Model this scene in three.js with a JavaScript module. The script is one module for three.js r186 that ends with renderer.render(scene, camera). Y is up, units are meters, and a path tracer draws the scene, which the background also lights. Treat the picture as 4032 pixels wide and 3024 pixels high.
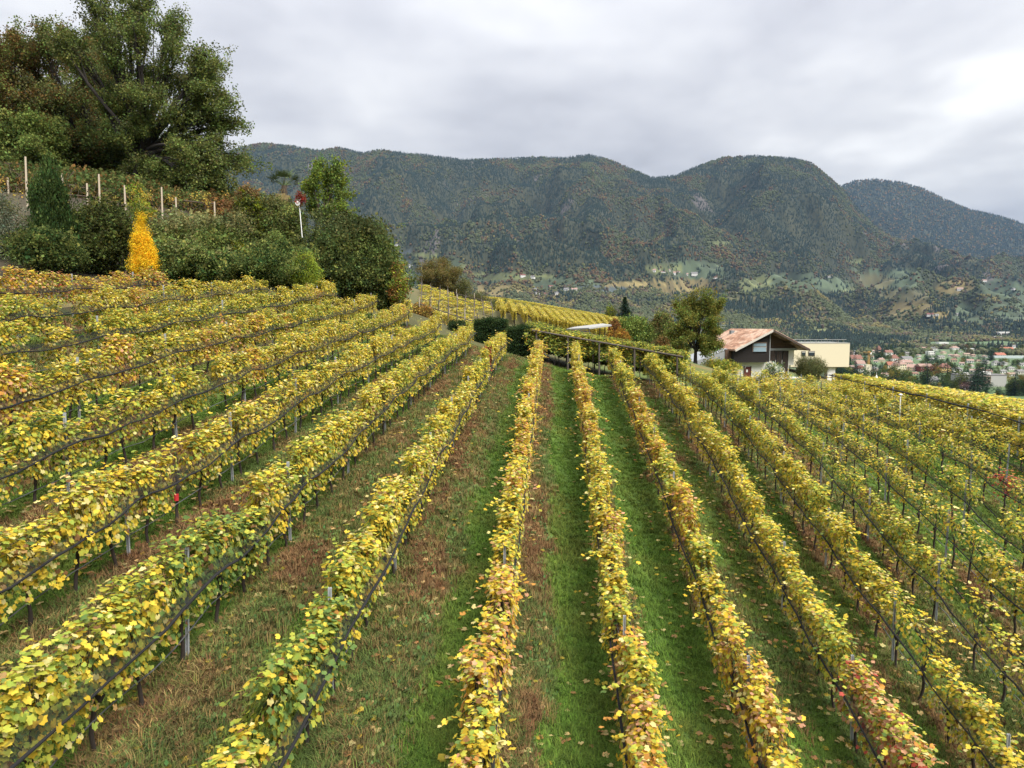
import * as THREE from 'three';
import { mergeGeometries } from 'three/addons/utils/BufferGeometryUtils.js';

// ------------------------------------------------------------------ camera, sky, sun, exposure
const PITCH = 5 * Math.PI / 180, FPX = 2689, CX = 2016, CY = 1512;          // photograph: 4032 x 3024
const scene = new THREE.Scene();
const camera = new THREE.PerspectiveCamera(58.7, 4 / 3, 0.1, 20000);
camera.position.set(0, 0, 0);
camera.rotation.x = -PITCH;
const renderer = new THREE.WebGLRenderer({ antialias: true });
renderer.toneMapping = THREE.LinearToneMapping;
renderer.toneMappingExposure = 4.7;
renderer.shadowMap.enabled = true;

const clamp = (x, a = 0, b = 1) => Math.min(b, Math.max(a, x));
const lerp = (a, b, t) => a + (b - a) * t;
const smooth = (a, b, x) => { const t = clamp((x - a) / (b - a)); return t * t * (3 - 2 * t); };
function RNG(seed) { let a = (seed * 2654435761) >>> 0; return () => { a = (a + 0x6d2b79f5) | 0; let t = Math.imul(a ^ (a >>> 15), 1 | a); t = (t + Math.imul(t ^ (t >>> 7), 61 | t)) ^ t; return ((t ^ (t >>> 14)) >>> 0) / 4294967296; }; }
function h2(ix, iy) { let h = Math.imul(ix, 374761393) + Math.imul(iy, 668265263) | 0; h = Math.imul(h ^ (h >>> 13), 1274126177); return ((h ^ (h >>> 16)) >>> 0) / 4294967296; }
function vnoise(x, y) { const ix = Math.floor(x), iy = Math.floor(y), fx = x - ix, fy = y - iy, u = fx * fx * (3 - 2 * fx), v = fy * fy * (3 - 2 * fy); return lerp(lerp(h2(ix, iy), h2(ix + 1, iy), u), lerp(h2(ix, iy + 1), h2(ix + 1, iy + 1), u), v); }
function fbm(x, y, n = 4) { let s = 0, a = 0.5, w = 0; for (let i = 0; i < n; i++) { s += a * vnoise(x, y); w += a; a *= 0.5; x = x * 2.03 + 17.1; y = y * 2.03 + 5.7; } return s / w; }

{ // overcast sky: grey sheet of cloud, brighter towards the zenith
  const W = 2048, H = 1024, d = new Float32Array(W * H * 4);
  for (let r = 0; r < H; r++) {
    const up = ((r + 0.5) / H - 0.5) * Math.PI, y = Math.sin(up), c = Math.cos(up);
    for (let q = 0; q < W; q++) {
      const az = ((q + 0.5) / W - 0.5) * 2 * Math.PI, x = Math.cos(az) * c, z = Math.sin(az) * c, i = (r * W + q) * 4;
      const yy = Math.max(y, 0.0), k = 1 / (yy + 0.11), px = x * k, pz = z * k;
      const big = fbm(px * 1.1 + 3.3, pz * 1.1 + 9.2, 4), fine = fbm(px * 3.4 + 41 + big * 1.5, pz * 3.4 + 7, 5), streak = fbm(px * 0.9 + 20, pz * 5.0 + 2 + big, 4);
      let cl = (big - 0.5) * 0.85 + (fine - 0.5) * 0.62 + (streak - 0.5) * 0.2;
      let l = 0.104 * (1 + 2.7 * yy) * (1 + cl * 0.66 + Math.max(0, cl - 0.1) * 0.6);
      const cool = clamp(0.5 - cl * 1.6);
      d[i] = l * lerp(1.0, 0.945, cool); d[i + 1] = l * lerp(1.0, 0.965, cool); d[i + 2] = l * lerp(1.0, 1.045, cool); d[i + 3] = 1;
      if (y < 0) { d[i] = 0.04; d[i + 1] = 0.043; d[i + 2] = 0.037; }
    }
  }
  const t = new THREE.DataTexture(d, W, H, THREE.RGBAFormat, THREE.FloatType);
  t.mapping = THREE.EquirectangularReflectionMapping; t.magFilter = t.minFilter = THREE.LinearFilter; t.needsUpdate = true;
  scene.background = t; scene.environment = t;
}
const sun = new THREE.DirectionalLight(new THREE.Color(1, 0.95, 0.87), 1.5);
sun.name = 'sun'; sun.position.set(45, 90, 35); sun.target.position.set(0, -5, -20); sun.castShadow = true; sun.shadow.radius = 70;
Object.assign(sun.shadow.camera, { left: -150, right: 150, top: 150, bottom: -150, near: 1, far: 500 }); sun.shadow.mapSize.set(2048, 2048);
scene.add(sun, sun.target);
scene.fog = new THREE.FogExp2(new THREE.Color(0.38, 0.62, 1.0), 0.000021);

// ------------------------------------------------------------------ small toolkit
const V = (x, y, z) => new THREE.Vector3(x, y, z);
const C = (r, g, b) => new THREE.Color().setRGB(r, g, b);
const used = {};
function numbered(n) { const k = used[n] = (used[n] ?? -1) + 1; return k ? n + '_' + String(k).padStart(3, '0') : n; }
function tag(o, label, category, group, kind) { o.userData = { ...o.userData }; if (label) o.userData.label = label; if (category) o.userData.category = category; if (group) o.userData.group = group; if (kind) o.userData.kind = kind; return o; }
function shade(o) { o.traverse((c) => { if (c.isMesh) { c.castShadow = true; c.receiveShadow = true; } }); return o; }
function thing(name, pos, label, category, group, turn = 0) { const o = new THREE.Group(); o.name = numbered(name); o.position.copy(pos); o.rotation.y = turn; scene.add(o); return tag(o, label, category, group); }
function solo(name, geo, m, label, category, group, kind) { const o = new THREE.Mesh(geo, m); o.name = numbered(name); scene.add(o); shade(o); return tag(o, label, category, group, kind); }
function part(name, geo, m, parent, kind) { const o = new THREE.Mesh(geo, m); o.name = name; parent.add(o); o.castShadow = o.receiveShadow = true; if (kind) o.userData = { kind }; return o; }
function struct(name, geo, m) { const o = new THREE.Mesh(geo, m); o.name = name; o.userData = { kind: 'structure' }; o.receiveShadow = o.castShadow = true; scene.add(o); return o; }
const std = (c, roughness = 0.9, o = {}) => new THREE.MeshStandardMaterial({ color: c, roughness, ...o });
const leafMat = (c = C(1, 1, 1), tr = 0.35, o = {}) => new THREE.MeshPhysicalMaterial({ color: c, roughness: 1, side: THREE.DoubleSide, transmission: tr, thickness: 0, specularIntensity: 0, vertexColors: true, ...o });
// a pixel of the 4032 x 3024 photograph and a depth along the lens axis, as a point in the world
function ray(x, y) { const a = (x - CX) / FPX, b = -(y - CY) / FPX; return V(a, b * Math.cos(PITCH) - Math.sin(PITCH), -(Math.cos(PITCH) + b * Math.sin(PITCH))); }
const at = (x, y, d) => ray(x, y).multiplyScalar(d);
function geom(pos, idx, col, uv) { const g = new THREE.BufferGeometry(); g.setAttribute('position', new THREE.Float32BufferAttribute(pos, 3)); if (col) g.setAttribute('color', new THREE.Float32BufferAttribute(col, 3)); if (uv) g.setAttribute('uv', new THREE.Float32BufferAttribute(uv, 2)); if (idx) g.setIndex(idx); g.computeVertexNormals(); return g; }
const box = (w, h, d, x = 0, y = 0, z = 0) => new THREE.BoxGeometry(w, h, d).translate(x, y, z);
// tapered tube through points with radii
function limb(pts, rad, sides = 6, cap = true) {
  const pos = [], idx = [], n = pts.length, T = V(0, 0, 0), U = V(0, 0, 0), W = V(0, 0, 0); let ref = V(1, 0, 0.13).normalize();
  for (let i = 0; i < n; i++) {
    T.copy(pts[Math.min(i + 1, n - 1)]).sub(pts[Math.max(i - 1, 0)]).normalize();
    if (Math.abs(T.dot(ref)) > 0.93) ref = V(0.1, 0.2, 1).normalize();
    U.crossVectors(T, ref).normalize(); W.crossVectors(T, U);
    for (let k = 0; k < sides; k++) { const a = k / sides * Math.PI * 2, c = Math.cos(a) * rad[i], s = Math.sin(a) * rad[i]; pos.push(pts[i].x + U.x * c + W.x * s, pts[i].y + U.y * c + W.y * s, pts[i].z + U.z * c + W.z * s); }
    if (i) for (let k = 0; k < sides; k++) { const a = (i - 1) * sides + k, b = (i - 1) * sides + (k + 1) % sides; idx.push(a, b, a + sides, b, b + sides, a + sides); }
  }
  if (cap) { pos.push(pts[n - 1].x, pts[n - 1].y, pts[n - 1].z); const m = pos.length / 3 - 1; for (let k = 0; k < sides; k++) idx.push((n - 1) * sides + k, (n - 1) * sides + (k + 1) % sides, m); }
  return geom(pos, idx);
}
function merge(list) { const g = mergeGeometries(list.map((x) => { const y = x.index ? x.toNonIndexed() : x.clone(); for (const k of Object.keys(y.attributes)) if (!['position', 'normal', 'color'].includes(k)) y.deleteAttribute(k); return y; })); return g; }
function noiseTex(size, f, rep = 1) { const d = new Uint8Array(size * size * 4); for (let y = 0; y < size; y++) for (let x = 0; x < size; x++) { const c = f(x / size, y / size), i = (y * size + x) * 4; d[i] = clamp(c[0]) * 255; d[i + 1] = clamp(c[1]) * 255; d[i + 2] = clamp(c[2]) * 255; d[i + 3] = 255; } const t = new THREE.DataTexture(d, size, size); t.wrapS = t.wrapT = THREE.RepeatWrapping; t.magFilter = THREE.LinearFilter; t.minFilter = THREE.LinearMipmapLinearFilter; t.repeat.set(rep, rep); t.needsUpdate = true; return t; }
function tnoise(x, y, f) { const w = (a) => ((a % f) + f) % f; const X = x * f, Y = y * f, ix = Math.floor(X), iy = Math.floor(Y), fx = X - ix, fy = Y - iy, u = fx * fx * (3 - 2 * fx), v = fy * fy * (3 - 2 * fy); return lerp(lerp(h2(w(ix), w(iy) + f * 7), h2(w(ix + 1), w(iy) + f * 7), u), lerp(h2(w(ix), w(iy + 1) + f * 7), h2(w(ix + 1), w(iy + 1) + f * 7), u), v); }

// ------------------------------------------------------------------ the lie of the land
// s runs along the vine rows (away from the camera), t across them (to the right)
const AZ = 3.59 * Math.PI / 180, ES = V(Math.sin(AZ), 0, -Math.cos(AZ)), EN = V(Math.cos(AZ), 0, Math.sin(AZ));
const toST = (x, z) => [x * ES.x + z * ES.z, x * EN.x + z * EN.z];
const toXZ = (s, t) => [ES.x * s + EN.x * t, ES.z * s + EN.z * t];
const ROW_T = {}; for (let i = -8; i <= 10; i++) ROW_T[i] = -0.98 + 2.2 * i + (i === 1 ? -0.06 : i === 2 ? -0.1 : 0) + (i > 2 || i < 0 ? -0.04 : 0.06);
const TPS = (() => {
  const rows = { '-8': [-1.6, -0.75, 0, 0.7, 1.6], '-7': [-2.2, -1.5, -0.75, 0.13, 1.2], '-6': [-2.8, -2.1, -1.37, -0.57, 0.57], '-5': [-3.4, -2.65, -1.75, -1.07, -0.3], '-4': [-4, -3.2, -2.53, -1.87, -1.05],
    '-3': [-4.67, -4, -3.05, -2.3, -1.6], '-2': [-5.1, -4.2, -3.38, -2.85, -2.25], '-1': [-5.6, -4.75, -3.95, -3.1, -2.2], 0: [-6.4, -5.5, -4.55, -3.6, -2.6], 1: [-7.2, -6.15, -5.15, -4.05, -3], 2: [-8, -6.75, -5.5, -4.3, -3.25],
    3: [-8.6, -7.22, -5.75, -4.5, -3.45], 4: [-9.3, -7.95, -6.45, -5.07, -4.15], 5: [-10, -8.5, -6.87, -5.33, -4.67], 6: [-10.6, -9, -7.28, -5.85, -5.02], 7: [-11.2, -9.6, -7.75, -6.2, -5.45], 8: [-11.8, -10.1, -7.95, -6.38, -5.75], 9: [-12.2, -10.4, -8.1, -6.5, -5.95] };
  const P = [], SS = [8, 15, 22, 30, 40];
  for (const k in rows) rows[k].forEach((h, j) => P.push([SS[j], ROW_T[k], h]));
  const px = (x, y, d) => { const p = at(x, y, d), q = toST(p.x, p.z); P.push([q[0], q[1], p.y]); };
  // beyond the rows: pergola, second field, spur, house, garden bank, oak
  px(2229, 1458, 45); px(2493, 1495, 45); px(2000, 1338, 70); px(2400, 1352, 70); px(1965, 1258, 150); px(2380, 1298, 150); px(2700, 1420, 70);
  px(1846, 1192, 205); px(2100, 1226, 205); px(2400, 1272, 205); px(1740, 1182, 150); px(1620, 1182, 140); px(1700, 1300, 60); px(1680, 1205, 130); px(1900, 1250, 130);
  px(2900, 1492, 100); px(3280, 1497, 120); px(2600, 1330, 110); px(1580, 1212, 52); px(1300, 1140, 60); px(300, 1090, 38); px(900, 1130, 48); px(0, 1060, 36);
  px(530, 740, 66); px(100, 800, 45); px(389, 850, 49); px(636, 885, 53); px(844, 890, 57); px(0, 640, 62); px(1050, 900, 66); px(-400, 700, 50);
  P.push([35, 23, -6.5], [52, 24, -6.35], [62, 26, -6.6], [45, 30, -7.1], [30, 30, -8.2], [45, 40, -9.3], [60, 36, -8.2], [75, 26, -7.6], [20, 22, -9.2], [20, 40, -12], [0, 0, -7.3], [0, -17, -2.6], [0, 18, -14], [80, 45, -11]);
  const N = P.length, M = N + 3, A = Array.from({ length: M }, () => new Float64Array(M + 1)), U = (r2) => (r2 < 1e-9 ? 0 : 0.5 * r2 * Math.log(r2));
  for (let i = 0; i < N; i++) { for (let j = 0; j < N; j++) A[i][j] = U((P[i][0] - P[j][0]) ** 2 + (P[i][1] - P[j][1]) ** 2) + (i === j ? 6 : 0); A[i][N] = A[N][i] = 1; A[i][N + 1] = A[N + 1][i] = P[i][0]; A[i][N + 2] = A[N + 2][i] = P[i][1]; A[i][M] = P[i][2]; }
  for (let c = 0; c < M; c++) { let p = c; for (let r = c + 1; r < M; r++) if (Math.abs(A[r][c]) > Math.abs(A[p][c])) p = r; [A[c], A[p]] = [A[p], A[c]]; for (let r = c + 1; r < M; r++) { const f = A[r][c] / A[c][c]; if (f) for (let k = c; k <= M; k++) A[r][k] -= f * A[c][k]; } }
  const w = new Float64Array(M); for (let r = M - 1; r >= 0; r--) { let v = A[r][M]; for (let k = r + 1; k < M; k++) v -= A[r][k] * w[k]; w[r] = v / A[r][r]; }
  return (s, t) => { let v = w[N] + w[N + 1] * s + w[N + 2] * t; for (let i = 0; i < N; i++) v += w[i] * U((s - P[i][0]) ** 2 + (t - P[i][1]) ** 2); return v; };
})();
const S0 = -4, S1 = 236, T0 = -62, T1 = 74, GS = 1.0, NS = Math.round((S1 - S0) / GS), NT = Math.round((T1 - T0) / GS), GRID = new Float32Array((NS + 1) * (NT + 1));
for (let i = 0; i <= NS; i++) for (let j = 0; j <= NT; j++) GRID[i * (NT + 1) + j] = TPS(S0 + i * GS, T0 + j * GS);
function base(s, t) { const a = clamp((s - S0) / GS, 0, NS - 1e-3), b = clamp((t - T0) / GS, 0, NT - 1e-3), i = a | 0, j = b | 0, u = a - i, v = b - j, k = i * (NT + 1) + j; return lerp(lerp(GRID[k], GRID[k + 1], v), lerp(GRID[k + NT + 1], GRID[k + NT + 2], v), u); }
function rowAt(t) { const i = clamp(Math.floor((t - ROW_T[0]) / 2.2 + 0.02), -9, 10); const t0 = ROW_T[i] ?? ROW_T[0] + 2.2 * i; return [i, (t - t0) / 2.2]; }
const inVines = (s, t) => smooth(47, 43, s) * smooth(-21, -19.5, t) * smooth(24, 22, t);
function groundST(s, t) { // with the banks between the terraces and small bumps
  let h = base(s, t); const v = inVines(s, t);
  if (v > 0) { const [i, u] = rowAt(t); const t0 = t - u * 2.2, D = base(s, t0) - base(s, t0 + 2.2), amp = i <= 1 ? 1 : i <= 3 ? 0.5 : 0.2; h += v * amp * D * (u - smooth(0.14, 0.62, u)) + v * (fbm(s * 1.3, t * 1.3, 3) - 0.5) * 0.16; }
  return h;
}
function groundY(x, z) { const q = toST(x, z); return groundST(q[0], q[1]); }
// far land: spur falls away to the valley floor
function farY(x, z) {
  const r = Math.hypot(x, z), az = Math.atan2(x, -z) * 180 / Math.PI;
  const [s, t] = toST(x, z), near = base(clamp(s, S0, S1), clamp(t, T0, T1));
  const left = smooth(-22, -30, az) * (z < 0 ? 1 : 1), back = smooth(110, 130, Math.abs(az));
  const hillY = 10 + Math.max(0, r - 60) * 0.28, e1 = smooth(5, 14, az), e2 = smooth(26, 32, az), w = smooth(lerp(lerp(212, 132, e1), 66, e2), lerp(lerp(400, 300, e1), 240, e2), r), valley = -61 + smooth(700, 1900, r) * 3 + (fbm(x / 90, z / 90, 3) - 0.5) * 4;
  const lo = lerp(near, valley, w);
  return lerp(lo, lerp(near, Math.min(hillY, 160), smooth(60, 120, r)), Math.max(left, back) * smooth(50, 80, r));
}

// mountains: columns by bearing, height by distance
const SKY1 = [[-1400, 300], [-300, 330], [0, 335], [400, 335], [500, 330], [545, 316], [580, 309], [640, 315], [700, 326], [740, 319], [790, 330], [830, 324], [880, 331], [930, 335], [1000, 345], [1080, 343], [1150, 340], [1220, 341], [1268, 334], [1310, 345], [1360, 366], [1400, 384], [1450, 380], [1500, 358], [1550, 341], [1620, 337], [1700, 342], [1738, 352], [1775, 382], [1810, 412], [1840, 450], [1880, 490], [1920, 515], [1960, 533], [2000, 545], [2100, 565], [2212, 590], [2400, 610], [3300, 640]];
const SKY2 = [[1500, 440], [1700, 425], [1795, 405], [1830, 392], [1870, 388], [1930, 395], [1980, 410], [2020, 430], [2080, 455], [2130, 465], [2180, 480], [2212, 497], [2300, 520], [2600, 500], [3300, 520]];
const lut = (T, x) => { for (let i = 1; i < T.length; i++) if (x <= T[i][0]) return lerp(T[i - 1][1], T[i][1], clamp((x - T[i - 1][0]) / (T[i][0] - T[i - 1][0]))); return T[T.length - 1][1]; };
const D2 = 2212 / 4032; // 2212-wide coordinates used for the mountains
function elev(yD) { const b = (829.5 - yD) / 1475; return (b * Math.cos(PITCH) - Math.sin(PITCH)) / (Math.cos(PITCH) + b * Math.sin(PITCH)); }
const D_A = 1850, D_T = 4900;
function mountY(xD, d) { // xD: bearing as a column, d: distance along the axis
  const ys = lut(SKY1, xD), top = D_T + (fbm(xD / 260, 3.3, 3) - 0.5) * 900, q = (d - D_A) / (top - D_A);
  if (q <= 0) return elev(746) * D_A + q * 30;
  const v = q <= 1 ? Math.pow(q, 1.12) : 1, yD = lerp(744, ys, v);
  let h = elev(yD) * d;
  const X = (xD - 1106) / 1475 * d, ridge = 1 - Math.abs(2 * fbm(X / 620 + 9, d / 900 + 2, 4) - 1), ridge2 = 1 - Math.abs(2 * fbm(X / 210 + 1, d / 330, 3) - 1);
  h += ((ridge - 0.72) * 520 + (ridge2 - 0.7) * 150) * smooth(0.05, 0.35, q) * smooth(1.0, 0.8, q) + (fbm(X / 300, d / 260, 3) - 0.5) * 46 * smooth(0, 0.1, q) * smooth(0.5, 0.25, q);
  h += 95 * Math.exp(-(((xD - 1120) / 170) ** 2) - (((d - 3050) / 420) ** 2));
  if (q > 1) h = elev(ys) * top - (d - top) * 0.45;
  return h;
}
function mount2Y(xD, d) { const ys = lut(SKY2, xD), q = (d - 5400) / 2300; const X = (xD - 1106) / 1475 * d, ridge = 1 - Math.abs(2 * fbm(X / 800 + 3, d / 1100 + 8, 4) - 1); if (q > 1) return elev(ys) * 7700 - (d - 7700) * 0.5; return elev(lerp(640, ys, Math.pow(clamp(q), 0.95))) * d + (ridge - 0.7) * 300 * smooth(0.05, 0.4, q) * smooth(1, 0.75, q); }
// fields cut out of the forest: [x0, y0, x1, y1, kind] in the 2212-wide frame, found again on the ground
const FIELDS = [
  [844, 537, 898, 553, 'net'], [862, 559, 895, 572, 'net'], [895, 546, 955, 561, 'lime'], [905, 561, 1002, 586, 'orchard'], [1012, 590, 1195, 606, 'lime'], [1018, 603, 1100, 612, 'orchard'], [1018, 616, 1136, 642, 'gold'], [1165, 604, 1222, 615, 'orchard'],
  [1392, 570, 1470, 592, 'lime'], [1462, 584, 1550, 602, 'orchard'], [1300, 608, 1415, 621, 'gold'], [1356, 600, 1560, 638, 'gold'], [1254, 616, 1360, 632, 'net'],
  [1645, 591, 1840, 632, 'orchard'], [1778, 618, 1848, 633, 'lime'], [1842, 592, 1925, 621, 'olive'], [2005, 603, 2100, 640, 'gold'], [2090, 606, 2280, 655, 'orchard'], [1914, 646, 2004, 692, 'gold'], [2004, 668, 2044, 689, 'gold'], [2040, 681, 2140, 700, 'orchard'], [2108, 683, 2162, 697, 'gold'], [2188, 689, 2300, 699, 'gold'],
  [1830, 580, 1995, 628, 'orchard'], [1875, 628, 2010, 652, 'olive'], [2050, 650, 2290, 694, 'orchard'], [1590, 596, 1670, 628, 'lime'], [1125, 598, 1310, 628, 'orchard'], [920, 566, 1015, 604, 'lime'], [1415, 562, 1575, 610, 'orchard'], [1560, 640, 1640, 652, 'olive'], [1730, 690, 1790, 720, 'lime'], [1100, 645, 1160, 654, 'lime'], [860, 590, 930, 602, 'orchard'], [1500, 655, 1560, 664, 'olive'], [1820, 560, 1860, 570, 'lime'], [1520, 520, 1570, 528, 'lime'], [2050, 560, 2100, 566, 'olive'],
].map((f) => ({ x0: f[0], x1: f[2], y0: f[1], y1: f[3], kind: f[4] }));
const FCOL = { net: [0.045, 0.058, 0.06], lime: [0.088, 0.10, 0.04], orchard: [0.05, 0.068, 0.038], gold: [0.14, 0.112, 0.045], olive: [0.08, 0.076, 0.036] };
function fieldAt(xD, yD) { for (const f of FIELDS) { const cx = (f.x0 + f.x1) / 2, cy = (f.y0 + f.y1) / 2 + (xD - (f.x0 + f.x1) / 2) * 0.02, w = (f.x1 - f.x0) / 2, h = (f.y1 - f.y0) / 2, j = (fbm(xD / 22 + cy, yD / 9, 3) - 0.5), sk = (xD - cx) / w * 0.35 * (h2(f.x0, f.y0) - 0.5) * 2, jj = fbm(xD / 30 + f.x0, yD / 11, 3) - 0.5; if (Math.pow(Math.abs((xD - cx) / w + jj * 0.6), 2.5) + Math.pow(Math.abs((yD - cy) / h + sk + j * 1.1), 2.5) < 0.85) return f; } return null; }
const yOf = (h, d) => { const e = h / d; return 829.5 - 1475 * Math.tan(Math.atan(e) + PITCH); };

// ------------------------------------------------------------------ ground sheets
const grainTex = noiseTex(512, (x, y) => { const n = 0.5 * tnoise(x, y, 16) + 0.3 * tnoise(x, y, 64) + 0.35 * tnoise(x, y, 200); const v = 0.55 + 0.55 * n; return [v, v, v]; });
const soilBump = noiseTex(512, (x, y) => { const v = 0.45 * tnoise(x, y, 24) + 0.3 * tnoise(x, y, 90) + 0.25 * tnoise(x, y, 220); return [v, v, v]; });
const groundM = new THREE.MeshStandardMaterial({ color: 0xffffff, roughness: 1, vertexColors: true, map: grainTex, bumpMap: soilBump, bumpScale: 0.05 });
// what grows where between the rows: returns [bank 0..1, green 0..1]
function cover(s, t) {
  const [i, u] = rowAt(t), n = (fbm(s * 0.9 + 5, t * 1.4, 3) - 0.5) * 0.3, w = i <= -1 ? 0.47 : i === 0 ? 0.36 : i === 1 ? 0.24 : 0.3;
  let bank = Math.max(smooth(w + 0.08, w - 0.08, u + n), smooth(0.92, 1.0, u + n) * (i >= 1 ? 1 : 0.7));
  if (i >= 2) bank = Math.max(bank, 0.1 + 0.6 * smooth(0.5, 0.64, fbm(s * 0.35 + 40, t * 0.5, 3)));
  if (i >= 6) bank = Math.min(bank, smooth(0.40, 0.55, fbm(s * 0.2 + 4, t * 0.3, 3)));
  return bank;
}
{
  const pos = [], col = [], uv = [], idx = [], ds = 0.28, dt = 0.28, s0 = -3.9, s1 = 66, t0 = -30, t1 = 46, n = Math.round((s1 - s0) / ds), m = Math.round((t1 - t0) / dt);
  for (let i = 0; i <= n; i++) for (let j = 0; j <= m; j++) {
    const s = s0 + i * ds, t = t0 + j * dt, [x, z] = toXZ(s, t), h = groundST(s, t);
    const edge = Math.max(smooth(s1 - 3, s1, s), smooth(t0 + 3, t0, t), smooth(t1 - 3, t1, t));
    pos.push(x, h - edge * 0.4, z); uv.push(s / 1.7, t / 1.7);
    const v = inVines(s, t), b = v > 0.01 ? lerp(0.4, cover(s, t), v) : 0.4, f = fbm(s * 0.8, t * 0.8, 4), g = fbm(s * 3.1 + 30, t * 3.1, 3);
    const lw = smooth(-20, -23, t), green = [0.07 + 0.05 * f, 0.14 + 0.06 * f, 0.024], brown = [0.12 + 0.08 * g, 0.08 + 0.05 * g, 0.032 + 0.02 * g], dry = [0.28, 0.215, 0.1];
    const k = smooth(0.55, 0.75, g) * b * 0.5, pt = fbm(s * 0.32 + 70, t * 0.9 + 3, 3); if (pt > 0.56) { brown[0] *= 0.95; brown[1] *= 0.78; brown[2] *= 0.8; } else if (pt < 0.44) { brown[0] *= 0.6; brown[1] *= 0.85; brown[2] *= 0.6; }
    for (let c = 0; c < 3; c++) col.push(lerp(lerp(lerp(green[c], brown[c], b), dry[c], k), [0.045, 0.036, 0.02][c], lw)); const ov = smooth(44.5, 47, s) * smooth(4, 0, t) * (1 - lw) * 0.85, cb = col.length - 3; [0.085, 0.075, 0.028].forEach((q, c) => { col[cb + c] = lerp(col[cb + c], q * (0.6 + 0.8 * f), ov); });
    if (i && j) { const a = (i - 1) * (m + 1) + j - 1, e = a + m + 1; idx.push(a, a + 1, e, a + 1, e + 1, e); }
  }
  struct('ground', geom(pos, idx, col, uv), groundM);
}
const landM = new THREE.MeshStandardMaterial({ color: 0xffffff, roughness: 1, vertexColors: true });
{ // hill shoulder and valley floor, all the way round
  const pos = [], col = [], idx = [], R = []; for (let r = 1.5; r < 2600; r *= 1.052) R.push(r); R.push(2600); const n = R.length, m = 260;
  for (let i = 0; i < n; i++) for (let j = 0; j <= m; j++) {
    const az = j / m * Math.PI * 2, x = Math.sin(az) * R[i], z = -Math.cos(az) * R[i], [s, t] = toST(x, z);
    const under = smooth(-4, -2, s) * smooth(66, 63.5, s) * smooth(-30, -28, t) * smooth(46, 44, t);
    const far = -z > 1850 ? (-z - 1850) * 0.06 : 0;
    pos.push(x, farY(x, z) - under * 0.7 - far, z);
    const f = fbm(x / 9, z / 9, 4), g = fbm(x / 120, z / 60, 3), v = smooth(200, 500, R[i]);
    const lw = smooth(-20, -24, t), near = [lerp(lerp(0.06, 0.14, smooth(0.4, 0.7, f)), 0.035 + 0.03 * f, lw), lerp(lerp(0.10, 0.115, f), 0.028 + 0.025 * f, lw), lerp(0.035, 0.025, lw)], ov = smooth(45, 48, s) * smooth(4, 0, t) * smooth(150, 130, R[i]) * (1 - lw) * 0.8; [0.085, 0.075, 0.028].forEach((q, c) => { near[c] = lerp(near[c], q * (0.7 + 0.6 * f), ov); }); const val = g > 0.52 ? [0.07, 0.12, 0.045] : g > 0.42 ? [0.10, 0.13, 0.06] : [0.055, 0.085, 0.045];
    for (let c = 0; c < 3; c++) col.push(lerp(near[c], val[c] * (0.8 + 0.4 * f), v));
    if (i && j) { const a = (i - 1) * (m + 1) + j - 1, e = a + m + 1; idx.push(a, a + 1, e, a + 1, e + 1, e); }
  }
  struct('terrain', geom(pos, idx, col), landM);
}
function mountain(name, Y, x0, x1, nx, d0, d1, nd, far) {
  const pos = [], col = [], idx = [];
  for (let i = 0; i <= nd; i++) for (let j = 0; j <= nx; j++) {
    const d = d0 * Math.pow(d1 / d0, i / nd), xD = lerp(x0, x1, j / nx), h = Y(xD, d), x = (xD - 1106) / 1475 * d;
    pos.push(x, h, -d);
    const yD = yOf(h, d), f = far ? null : fieldAt(xD, yD), n = fbm(x / 60, d / 60, 4);
    let c = [lerp(0.02, 0.04, n), lerp(0.028, 0.04, n), 0.018];
    if (f) { const row = 0.75 + 0.5 * vnoise(x / 9 + d / 60, d / 70), pl = 0.7 + 0.6 * h2(Math.floor((x + d * 0.3) / 70), Math.floor(d / 55)); c = FCOL[f.kind].map((q) => q * row * (0.6 + 0.8 * n) * pl); }
    else if (!far && d < 2250) { const g = fbm(x / 130 + 7, d / 50, 3), q = smooth(2250, 2050, d); const val = g > 0.5 ? [0.075, 0.12, 0.05] : [0.06, 0.09, 0.045]; c = c.map((a, k) => lerp(a, val[k], q)); }
    else if (fbm(x / 170 + 3, d / 170 + 8, 3) > 0.78) c = [0.085, 0.075, 0.07];
    col.push(...c);
    if (i && j) { const a = (i - 1) * (nx + 1) + j - 1, e = a + nx + 1; idx.push(a, a + 1, e, a + 1, e + 1, e); }
  }
  return struct(name, geom(pos, idx, col), landM);
}
mountain('mountain', mountY, -1500, 3500, 900, 1800, 6200, 300, false);
mountain('mountain_001', mount2Y, 1300, 3500, 260, 5300, 9000, 110, true);

// first ground point seen along a pixel of the photograph, beyond depth d0
function hitGround(x, y, d0 = 150) {
  const r = ray(x, y), xD = x * D2; for (let d = d0; d < 8000; d *= 1.004) { const k = d / -r.z, Yh = d < 1900 ? farY(r.x * k, -d) : mountY(xD, d); if (r.y * k <= Yh) return V(r.x * k, Yh, -d); }
  return null;
}

// ------------------------------------------------------------------ foliage building blocks
const gauss = (r) => (r() + r() + r() + r() - 2) * 0.87;
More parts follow.
